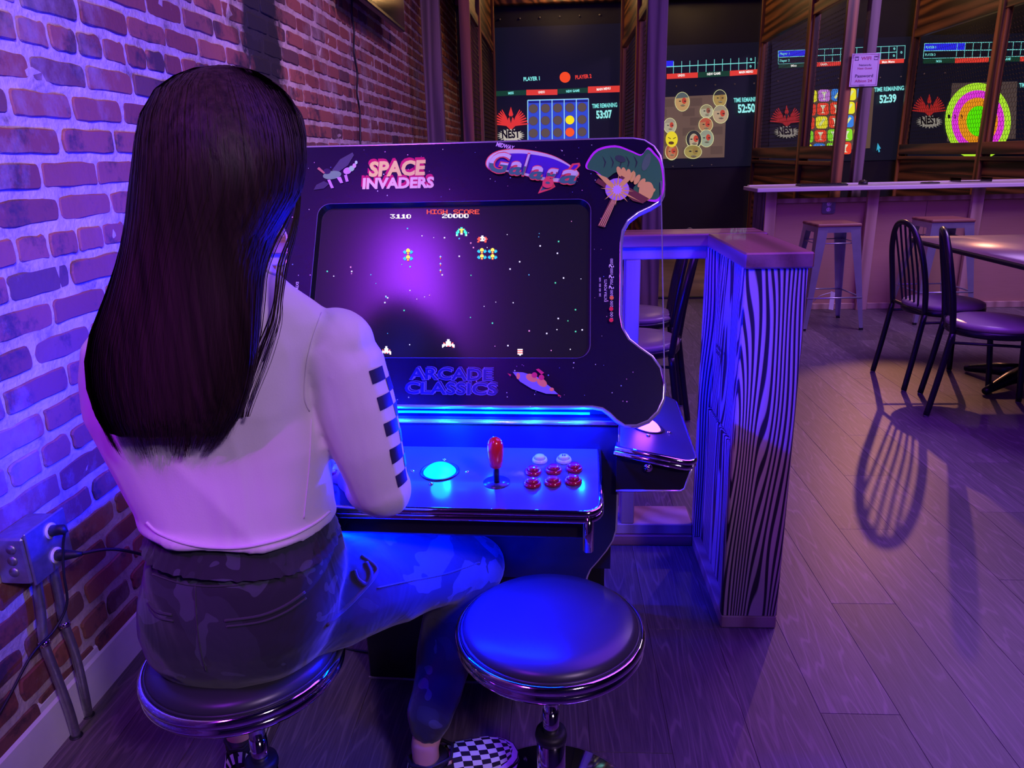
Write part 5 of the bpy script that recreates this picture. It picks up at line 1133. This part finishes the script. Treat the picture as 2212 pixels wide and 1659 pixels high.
# ------------------------------------------------------------------ the seated player
pr = thing('person', 'seated person with very long dark hair, white cropped top and dark camouflage joggers', 'person', (-0.52, 1.05, 0))
def row(y, xl, xr, Yc, b, tilt=0.0, zt=0.0):
    a, c = at(xl, y, Y=Yc), at(xr, y, Y=Yc); ctr = (a + c) / 2; h = (c - a) / 2; h.z = h.z * 0.3 - zt; h.y = tilt
    return (ctr, h, Vector((0, b, 0)))
def V(x, y, Y): return at(x, y, Y=Y)
HD = at(506, 325, Y=1.085)
HR = Matrix.Translation(HD) @ Matrix.Rotation(math.radians(-32), 4, 'Z') @ Matrix.Rotation(math.radians(6), 4, 'X')   # face looks along local +y
def hp(x, y, z): return HR @ Vector((x, y, z))
SH_R, EL_R, WR_R = V(725, 745, 1.08), V(825, 1052, 1.07), V(768, 1040, 1.225)
SH_L, EL_L, WR_L = V(278, 790, 1.07), Vector((-0.70, 1.16, 0.80)), Vector((-0.52, 1.20, 0.775))
HIP_R, KN_R, AN_R = V(600, 1300, 1.09), V(1008, 1222, 1.34), V(918, 1610, 1.235)
HIP_L, KN_L, AN_L = V(440, 1310, 1.09), Vector((-0.72, 1.53, 0.53)), Vector((-0.695, 1.285, 0.105))
body = MB()
body.loft([row(1375, 370, 690, 1.06, .09), row(1300, 330, 710, 1.06, .12), row(1190, 350, 680, 1.06, .10), row(1050, 345, 650, 1.06, .085), row(900, 290, 650, 1.06, .09), row(780, 240, 690, 1.07, .085), row(700, 300, 680, 1.07, .07), row(640, 400, 600, 1.07, .055)])
body.tube([V(498, 660, 1.07), V(500, 580, 1.075), HD + Vector((0, -0.01, -0.06))], [0.055, 0.046, 0.048], 16)
def hball(x, y, z, rx, ry, rz):
    b = MB(); b.ball((0, 0, 0), (rx, ry, rz)); body.add([hp(x + v[0], y + v[1], z + v[2]) for v in b.v], b.f)
hball(0, -0.005, 0.030, 0.070, 0.090, 0.080); hball(0, 0.030, -0.030, 0.054, 0.062, 0.070); hball(0, 0.056, -0.078, 0.026, 0.026, 0.026)
hball(0, 0.094, -0.022, 0.011, 0.016, 0.014); hball(0, 0.086, 0.004, 0.008, 0.014, 0.026); hball(-0.026, 0.070, -0.025, 0.022, 0.022, 0.024); hball(0.026, 0.070, -0.025, 0.022, 0.022, 0.024)
hball(0, 0.088, -0.050, 0.020, 0.010, 0.006); hball(0, 0.086, -0.059, 0.017, 0.010, 0.007); hball(0.072, 0.0, -0.012, 0.008, 0.020, 0.030); hball(-0.072, 0.0, -0.012, 0.008, 0.020, 0.030)
for s_, e, w in ((SH_R, EL_R, WR_R), (SH_L, EL_L, WR_L)):
    body.tube([s_, (s_ + e) / 2, e], [0.042, 0.040, 0.031], 14); body.tube([e, (e + w) / 2, w], [0.031, 0.031, 0.022], 14); body.ball(e, 0.032); body.ball(s_, 0.044)
for h_, k, a in ((HIP_R, KN_R, AN_R), (HIP_L, KN_L, AN_L)):
    body.tube([h_, (h_ + k) / 2, k], [0.075, 0.066, 0.046], 16); body.ball(k, 0.047)
    mid = [V(982, 1330, 1.345), V(955, 1440, 1.33)] if k is KN_R else [k * .75 + a * .25, k * .5 + a * .5]
    body.tube([k] + mid + [a, a + Vector((0, 0, -0.05))], [0.045, 0.046, 0.042, 0.029, 0.029], 16)
def hand(w, dirv, palm_n, thumb_side, curl=0.6, L=0.175):
    """palm, four bent fingers of unequal length and a thumb that leaves the side of the palm"""
    d = dirv.normalized(); n_ = (palm_n - d * palm_n.dot(d)).normalized(); s_ = d.cross(n_).normalized() * thumb_side
    P_ = w + d * 0.012
    body.loft([(w, s_ * 0.024, n_ * 0.017), (w + d * 0.03, s_ * 0.034, n_ * 0.015), (w + d * 0.078, s_ * 0.038, n_ * 0.012), (w + d * 0.086, s_ * 0.036, n_ * 0.010)], n=18)
    for i, (off, ln) in enumerate(((0.028, 0.070), (0.010, 0.080), (-0.009, 0.074), (-0.027, 0.058))):
        p = w + d * 0.070 + s_ * off; pts = [p]; a = 0.15
        p = w + d * 0.084 + s_ * off; pts.append(p)
        for k in (0.42, 0.32, 0.26):
            a += curl * (0.7 if k == 0.42 else 1.0); p = p + (d * math.cos(a) + n_ * math.sin(a)) * ln * k; pts.append(p)
        body.tube(pts, [0.0095, 0.0093, 0.0085, 0.0078, 0.0066], 10); body.ball(pts[-1], 0.0066, n=10, m=6)
    t0 = w + d * 0.018 + s_ * 0.018; t1 = w + d * 0.042 + s_ * 0.046 + n_ * 0.008; t2 = w + d * 0.066 + s_ * 0.056 + n_ * 0.022; t3 = w + d * 0.086 + s_ * 0.052 + n_ * 0.034
    body.tube([t0, t1, t2, t3], [0.014, 0.012, 0.0098, 0.008], 10); body.ball(t3, 0.008, n=10, m=6)
hand(WR_R, Vector((-0.55, 0.62, -0.02)), Vector((0, 0, -1)), -1, 0.45)
JL = CM @ (CT @ Vector((-0.235, jy, 0.062)))
hand(WR_L, JL - WR_L + Vector((0, 0, 0.01)), Vector((0.2, 0, -1)), 1, 0.75)
for a, to in ((AN_R, Vector((0.17, 0.095, 0))), (AN_L, Vector((-0.05, 0.19, 0)))):
    f_ = Vector((a.x, a.y, 0.035)); body.tube([f_ - to * 0.15 + Vector((0, 0, 0.005)), f_ + to * 0.3 + Vector((0, 0, 0.005)), f_ + to * 0.8 + Vector((0, 0, -0.008))], [0.026, 0.028, 0.022], 14)
bo_ = organic(body, 'body', SKIN, pr, 0.0042, 3)
# face details
eyes = MB()
for sx in (-0.029, 0.029):
    e = HR @ Vector((sx, 0.0805, 0.006)); MB().ball(e, (0.0105, 0.0075, 0.0065), n=14, m=8).build('eye', plain('eye_white', (0.7, 0.68, 0.66), 0.2), bo_, world=True)
    e = HR @ Vector((sx, 0.0865, 0.006)); MB().ball(e, (0.0045, 0.003, 0.0045), n=12, m=6).build('iris', RUBBER, bo_, world=True)
    b = MB(); b.tube([HR @ Vector((sx - 0.015, 0.082, 0.020)), HR @ Vector((sx, 0.089, 0.025)), HR @ Vector((sx + 0.015, 0.082, 0.020))], [0.0015, 0.003, 0.0015], 6); b.build('eyebrow', HAIR, bo_, world=True)
b = MB(); b.tube([HR @ Vector((-0.018, 0.092, -0.054)), HR @ Vector((0, 0.099, -0.053)), HR @ Vector((0.018, 0.092, -0.054))], [0.001, 0.0035, 0.001], 8); b.build('mouth', plain('lips', (0.45, 0.12, 0.12), 0.4), bo_, world=True)

# cropped long-sleeved top
sh = MB()
sh.loft([row(1113, 328, 714, 1.055, .124, 0, .013), row(1102, 324, 716, 1.055, .126, 0, .013), row(1086, 318, 712, 1.055, .118, 0, .011), row(1040, 292, 708, 1.05, .112), row(960, 248, 700, 1.05, .110), row(880, 208, 682, 1.055, .112), row(800, 196, 684, 1.06, .112), row(735, 205, 706, 1.065, .104, .01), row(690, 236, 712, 1.07, .088, .01), row(655, 300, 676, 1.07, .072), row(620, 370, 628, 1.07, .058), row(585, 420, 590, 1.075, .050), row(562, 438, 580, 1.08, .046)], n=40, e=2.25)
sh.ball(SH_R, (0.058, 0.055, 0.056)); sh.ball(SH_L, (0.058, 0.055, 0.056))
sh.tube([V(700, 745, 1.08), V(745, 800, 1.08), V(768, 880, 1.075), V(795, 970, 1.07), V(822, 1052, 1.072)], [0.060, 0.063, 0.062, 0.055, 0.047], 20)
sh.ball(V(826, 1054, 1.075), (0.048, 0.050, 0.046)); sh.tube([V(818, 1052, 1.08), (EL_R + WR_R) / 2 + Vector((0, 0, 0.0)), WR_R + (WR_R - EL_R) * 0.04], [0.046, 0.043, 0.030], 18)
sh.tube([SH_L, (SH_L + EL_L) / 2, EL_L], [0.060, 0.056, 0.045], 18); sh.ball(EL_L, 0.046); sh.tube([EL_L, (EL_L + WR_L) / 2, WR_L], [0.045, 0.041, 0.030], 18)
top = organic(sh, 'cropped_top', SHIRT, pr, 0.0055, 5)
# soft folds
def fold(o, amp, sc, seed, zs=0.45):
    me = o.data
    nrm = [v.normal.copy() for v in me.vertices]
    for v, n_ in zip(me.vertices, nrm):
        p = v.co; q = Vector((p.x * sc + p.z * sc * 0.35, p.y * sc, p.z * sc * zs + seed))
        r = 1 - abs(noise.noise(q)) * 2.2
        v.co = p + n_ * (amp * (r - 0.5) + amp * 0.5 * noise.noise(q * 2.3))
fold(top, 0.0060, 6.5, 4.0)
tb = bvh_of(top)
def cast(bv, px, py, lift=0.0012):
    d = (at(px, py, Y=2.0) - CP).normalized(); h = bv.ray_cast(CP, d)
    return (h[0] + h[1] * lift) if h[0] else None
def seam(bv, name, pxs, r, m_, parent, k=4, lift=0.0008):
    pts = [p for p in (cast(bv, q.x, q.y, lift) for q in smooth_pts([(x, y, 0) for x, y in pxs], k)) if p]
    out = [pts[0]]
    for p in pts[1:]:
        if (p - out[-1]).length < 0.05: out.append(p)
    return MB().tube(out, r, 6).build(name, m_, parent, world=True)
HEM = fabric('white_stitching', (0.66, 0.62, 0.66))
seam(tb, 'armhole_seam', [(700, 662), (672, 740), (660, 800), (657, 860), (668, 888)], 0.0012, HEM, top)
seam(tb, 'side_seam', [(672, 905), (668, 1000), (660, 1080), (656, 1120)], 0.0012, HEM, top)
seam(tb, 'hem', [(318, 1128), (345, 1152), (402, 1174), (470, 1183), (540, 1180), (620, 1160), (680, 1130), (712, 1104)], 0.0026, HEM, top, 8)
seam(tb, 'neckband', [(556, 560), (575, 585), (600, 596)], 0.0022, HEM, top)
# black checks printed down the outside of the sleeve
DARKCK = flat((0.02, 0.012, 0.03), 0.8); ck = []
arm = [(803, 772), (818, 812), (833, 852), (848, 893), (860, 935), (870, 980), (878, 1020)]
def armpt(t): i = min(int(t), len(arm) - 2); f = t - i; return (arm[i][0] * (1 - f) + arm[i + 1][0] * f, arm[i][1] * (1 - f) + arm[i + 1][1] * f)
AX = [V(745, 800, 1.08), V(768, 880, 1.075), V(795, 970, 1.07), V(822, 1052, 1.072)]
tot = sum((AX[i + 1] - AX[i]).length for i in range(3))
def axpt(t):
    s_ = t * tot
    for i in range(3):
        L = (AX[i + 1] - AX[i]).length
        if s_ <= L or i == 2: return AX[i].lerp(AX[i + 1], s_ / L), (AX[i + 1] - AX[i]).normalized()
        s_ -= L
for i in range(9):
    for j in range(3):
        if (i + j) % 2: continue
        mb = MB(); n_ = 4; vs = []; ok = True
        for a in range(n_ + 1):
            for b in range(n_ + 1):
                t = 0.02 + (i + a / n_) * 0.105; phi = math.radians(-40 + (j + b / n_) * 31)
                c, d = axpt(min(max(t, 0.0), 1.0)); c = c + d * ((t - min(max(t, 0.0), 1.0)) * tot)
                x_ = Vector((1, 0, 0)); x_ = (x_ - d * x_.dot(d)).normalized(); y_ = d.cross(x_)
                y_ = y_ if y_.y > 0 else -y_
                dr = x_ * math.cos(phi) + y_ * math.sin(phi)
                h = tb.ray_cast(c, dr)
                if not h[0] or (h[0] - c).length > 0.12: ok = False; break
                vs.append(h[0] + dr * 0.0012)
            if not ok: break
        if ok:
            mb.add(vs, [(a * (n_ + 1) + b, a * (n_ + 1) + b + 1, (a + 1) * (n_ + 1) + b + 1, (a + 1) * (n_ + 1) + b) for a in range(n_) for b in range(n_)], 0, True)
            mb.build('printed_check', DARKCK, top, world=True)

# joggers
tr = MB()
tr.loft([row(1080, 368, 685, 1.06, .085), row(1140, 344, 716, 1.06, .112), row(1190, 334, 730, 1.06, .128), row(1250, 328, 742, 1.07, .140), row(1310, 330, 740, 1.075, .145), row(1355, 344, 725, 1.08, .138), row(1385, 370, 704, 1.085, .122), row(1402, 410, 660, 1.09, .09)], n=44, e=2.4)
tr.tube([V(610, 1300, 1.10), V(720, 1272, 1.16), V(860, 1240, 1.25), V(985, 1213, 1.335), V(1030, 1212, 1.36)], [0.112, 0.104, 0.090, 0.078, 0.058], 22)
tr.ball(V(1012, 1222, 1.345), (0.076, 0.068, 0.072))
tr.tube([V(1000, 1235, 1.335), V(982, 1330, 1.345), V(955, 1440, 1.33), V(925, 1560, 1.25), V(918, 1592, 1.24)], [0.062, 0.068, 0.062, 0.045, 0.031], 20)
tr.tube([V(430, 1330, 1.10), (HIP_L + KN_L) / 2, KN_L], [0.105, 0.092, 0.070], 20); tr.ball(KN_L, 0.070)
tr.tube([KN_L, KN_L * .55 + AN_L * .45, AN_L * .9 + KN_L * .1, AN_L + Vector((0, 0, 0.03))], [0.066, 0.064, 0.040, 0.033], 18)
jog = organic(tr, 'joggers', CAMO, pr, 0.006, 5); fold(jog, 0.0040, 8.5, 9.0, 0.8)
jb = bvh_of(jog)
DCAM = fabric('charcoal_stitching', (0.035, 0.036, 0.048))
wb = MB()
for k in range(46):
    t0 = k / 46
wr = [row(1075 + i * 9.5, 366 - i * 3.4, 690 + i * 4.0, 1.058, .098 + i * 0.0034, 0, .012) for i in range(10)]
n_ = 120; vs = []
for i, (c, a, b) in enumerate(wr):
    for j in range(n_):
        t = 2 * PI * j / n_; x, y = math.cos(t), math.sin(t); e = 2.35
        p = Vector(c) + a * math.copysign(abs(x) ** (2 / e), x) + b * math.copysign(abs(y) ** (2 / e), y)
        rr = 1 + 0.026 * math.sin(t * 46 + 1.3 * math.sin(i * 0.8)) * (0.6 + 0.4 * math.sin(t * 13)) + (0.012 if i in (2, 7) else 0) * -0.5; vs.append(Vector(c) + (p - Vector(c)) * rr)
wb.add(vs, [(i * n_ + j, i * n_ + (j + 1) % n_, (i + 1) * n_ + (j + 1) % n_, (i + 1) * n_ + j) for i in range(9) for j in range(n_)], 0, True); wb.build('elastic_waistband', CAMO, jog, world=True)
seam(jb, 'back_seam', [(422, 1266), (424, 1330), (432, 1400), (445, 1448)], 0.0011, DCAM, jog)
seam(jb, 'yoke_seam', [(330, 1240), (400, 1262), (480, 1266), (560, 1256), (640, 1232), (700, 1205)], 0.0011, DCAM, jog, 8)
seam(jb, 'outer_seam', [(815, 1270), (880, 1256), (960, 1240), (1035, 1215)], 0.0014, DCAM, jog, 8)
seam(jb, 'thigh_fold', [(705, 1350), (760, 1300), (805, 1250), (812, 1225), (780, 1200)], 0.0035, DCAM, jog, 8)
for nm, pts in (('back_pocket', [(486, 1340), (560, 1330), (615, 1308), (658, 1278)]), ('back_pocket', [(322, 1300), (340, 1320), (372, 1328)])):
    for dy, r in ((0, 0.0022), (13, 0.0016)): seam(jb, nm, [(x + (3 if dy else 0), y + dy) for x, y in pts], r, DCAM, jog, 6)
zt = seam(jb, 'zip', [(738, 1150), (756, 1175), (764, 1200), (762, 1228)], 0.0022, plain('zip_metal', (0.35, 0.36, 0.45), 0.3, 0.9), jog, 6)
seam(jb, 'pocket_edge', [(764, 1232), (772, 1252), (790, 1262), (800, 1240), (790, 1215)], 0.0045, CAMO, jog, 6)

# slip-on shoes with a checked upper
CKW = flat(srgb(205, 195, 215), 0.7); CKB = flat(srgb(16, 14, 24), 0.7); SOLE = plain('white_rubber_sole', (0.66, 0.62, 0.66), 0.5, var=0.03)
def shoe(o, d, label=None):
    d = Vector(d).normalized(); s_ = Vector((-d.y, d.x, 0)); o = Vector(o)
    prof = [(-0.052, 0.020, 0.030), (-0.045, 0.029, 0.052), (-0.025, 0.033, 0.060), (-0.005, 0.034, 0.058), (0.018, 0.035, 0.054), (0.040, 0.036, 0.058), (0.060, 0.038, 0.056), (0.080, 0.041, 0.050), (0.100, 0.043, 0.044), (0.120, 0.044, 0.039), (0.140, 0.042, 0.034), (0.158, 0.036, 0.028), (0.172, 0.026, 0.021), (0.180, 0.012, 0.014)]
    mb = MB(); n_ = 13; vs = []
    for x, w, h in prof:
        for j in range(n_):
            a = PI * j / (n_ - 1); vs.append(o + d * x + s_ * (w * math.copysign(abs(math.cos(a)) ** 0.8, math.cos(a))) + Vector((0, 0, 0.018 + h * math.sin(a) ** 0.75)))
    fs = []; mi = []
    for i in range(len(prof) - 1):
        for j in range(n_ - 1):
            if 0 < i < 5 and 3 <= j <= 8: continue
            mb.add([vs[i * n_ + j], vs[i * n_ + j + 1], vs[(i + 1) * n_ + j + 1], vs[(i + 1) * n_ + j]], [(0, 1, 2, 3)], (i + j) % 2, False)
    up_ = mb.build('shoe', [CKW, CKB], pr, world=True)
    MB().loft([(o + d * -0.005 + Vector((0, 0, 0.030)), d * 0.040, s_ * 0.029), (o + d * -0.004 + Vector((0, 0, 0.062)), d * 0.044, s_ * 0.031), (o + d * -0.004 + Vector((0, 0, 0.078)), d * 0.038, s_ * 0.030)], n=20, e=2.1).build('ankle_sock', RUBBER, up_, world=True)
    sec = []
    for z_, k in ((0.0, 0.97), (0.006, 1.06), (0.020, 1.05), (0.026, 0.99)):
        sec.append((z_, k))
    b = MB(); ol = [(x - 0.004 if x < 0 else x + 0.005, w * 1.06) for x, w, h in prof]; ring = [(x, w) for x, w in ol] + [(x, -w) for x, w in reversed(ol)]; n2 = len(ring)
    vv = [o + d * (0.06 + (x - 0.06) * k) + s_ * (w * k) + Vector((0, 0, z_)) for z_, k in sec for x, w in ring]
    b.add(vv, [(i * n2 + j, i * n2 + (j + 1) % n2, (i + 1) * n2 + (j + 1) % n2, (i + 1) * n2 + j) for i in range(3) for j in range(n2)] + [tuple(range(n2 - 1, -1, -1)), tuple(3 * n2 + j for j in range(n2))], 0, False)
    b.build('sole', SOLE, up_, world=True)
    b = MB(); b.tube([o + d * (0.06 + (x - 0.06) * 1.055) + s_ * (w * 1.055) + Vector((0, 0, 0.019)) for x, w in ring], 0.0014, 5, closed=True); b.build('foxing_stripe', CKB, up_, world=True)
    b = MB(); b.tube([o + d * x + s_ * (w * sg_) + Vector((0, 0, 0.018 + h * q)) for x, w, h, sg_, q in ((-0.046, 0.012, 0.06, 1, 1.0), (-0.01, 0.030, 0.058, 1, .95), (0.035, 0.028, 0.06, 1, 1.0), (0.048, 0.0, 0.06, 1, 1.1), (0.035, 0.028, 0.06, -1, 1.0), (-0.01, 0.030, 0.058, -1, .95), (-0.046, 0.012, 0.06, -1, 1.0))], 0.004, 7, closed=True); b.build('collar', RUBBER, up_, world=True)
shoe((AN_R.x + 0.01, AN_R.y + 0.005, 0.0), (0.17, 0.085, 0)); shoe((AN_L.x, AN_L.y, 0.0), (0.04, -0.14, 0) if False else (-0.05, 0.19, 0))

# long straight hair
HROWS = [(146, 470, 520, 1.085, .025), (155, 434, 550, 1.082, .060), (172, 404, 576, 1.078, .088), (200, 370, 608, 1.068, .108), (250, 341, 638, 1.050, .116), (300, 328, 650, 1.030, .114), (360, 316, 653, 1.010, .104), (420, 305, 642, 1.000, .096), (470, 296, 612, .990, .085), (530, 280, 574, .975, .070), (600, 254, 560, .958, .055), (660, 228, 556, .945, .044), (720, 204, 552, .936, .038), (780, 193, 547, .930, .034), (840, 197, 534, .928, .031), (900, 216, 514, .928, .027), (940, 238, 486, .930, .018)]
hs = [row(y, xl, xr, Yc, b) for y, xl, xr, Yc, b in HROWS]
hm = MB(); hm.loft(hs, n=40, e=2.15)
def hb2(x, y, z, rx, ry, rz):
    b = MB(); b.ball((0, 0, 0), (rx, ry, rz)); hm.add([hp(x + v[0], y + v[1], z + v[2]) for v in b.v], b.f)
hb2(0, -0.006, 0.036, 0.079, 0.094, 0.072)
hair = organic(hm, 'hair', HAIR, pr, 0.006, 4)
me = hair.data
for v in me.vertices:
    n_ = v.normal; az = math.atan2(v.co.y - 0.98, v.co.x + 0.44)
    v.co += n_ * 0.0030 * (noise.noise(Vector((v.co.x * 60, v.co.y * 40, v.co.z * 1.5))) + 0.5 * noise.noise(Vector((v.co.x * 150, v.co.y * 100, v.co.z * 2.5))))
rh = random.Random(5); st = MB()
def hair_at(th, r, k=1.0):
    i = min(int(r), len(hs) - 2); f = r - i
    c = hs[i][0].lerp(hs[i + 1][0], f); a = hs[i][1].lerp(hs[i + 1][1], f); b = hs[i][2].lerp(hs[i + 1][2], f)
    x, y = math.cos(th), math.sin(th); e = 2.15
    return c + (a * math.copysign(abs(x) ** (2 / e), x) + b * math.copysign(abs(y) ** (2 / e), y)) * k
for q in range(1500):
    r0 = rh.choice((0.1, 0.8, 1.5, rh.uniform(2, 9))); th = math.radians(rh.uniform(-186, 6)); k = 1.0 + rh.uniform(0.012, 0.035); w = rh.uniform(0.0006, 0.0016)
    end = len(hs) - 1 - abs(rh.gauss(0, 0.45)); extra = rh.uniform(0.0, 0.030) + (0.018 * max(0, math.sin(th * 9)))
    N = 16; pts = []
    dth = rh.gauss(0, 0.05)
    for i in range(N + 1):
        t = i / N; r = r0 + (end - r0) * t; pts.append(hair_at(th + dth * t * t, r, k + 0.01 * math.sin(7 * t + q)))
    pts.append(pts[-1] + (pts[-1] - pts[-2]).normalized() * extra)
    vs = []
    for i, p in enumerate(pts):
        tv = (pts[min(i + 1, len(pts) - 1)] - pts[max(i - 1, 0)]).normalized(); sd = tv.cross(Vector((math.cos(th), math.sin(th) * 1.0, 0))).normalized() * w * (1 if i < N - 2 else 0.75 if i < N else 0.15)
        vs += [p - sd, p + sd]
    st.add(vs, [(2 * i, 2 * i + 1, 2 * i + 3, 2 * i + 2) for i in range(len(pts) - 1)], 0, True)
st.build('hair_strands', HAIR, hair, world=True, kind='stuff')
lo_ = MB()
for q in range(46):
    j = rh.uniform(-1, 1); e_ = rh.uniform(0, 1)
    pts = [(640 + 3 * j, 330), (646 + 4 * j, 420), (634 + 8 * j, 500), (612 + 12 * j, 570), (602 + 10 * j, 640), (596 + 14 * j - e_ * 8, 700), (572 + 16 * j - e_ * 20, 780), (545 + 14 * j - e_ * 12, 850), (528 + 12 * j, 900)]
    if q % 3 == 0: pts = [(640 + 3 * j, 330), (640, 420), (618 + 8 * j, 480), (592 + 10 * j, 530), (572 + 8 * j, 590), (565 + 10 * j, 650), (556 + 12 * j, 720), (536 + 14 * j, 800), (514 + 14 * j, 880 + 20 * e_)]
    pts = pts[:rh.choice((7, 8, 9, 9))]; P_ = []
    for x, y in pts:
        yy = 1.06 - max(0, (y - 330)) * 0.00022
        h = cast(tb, x, y, 0.004)
        p = at(x, y, Y=yy)
        if h is not None and h.y - 0.001 < p.y + 0.02: p = h
        P_.append(p)
    lo_.tube(smooth_pts(P_, 3), 0.00045, 3)
lo_.build('loose_strands', HAIR, hair, world=True, kind='stuff')
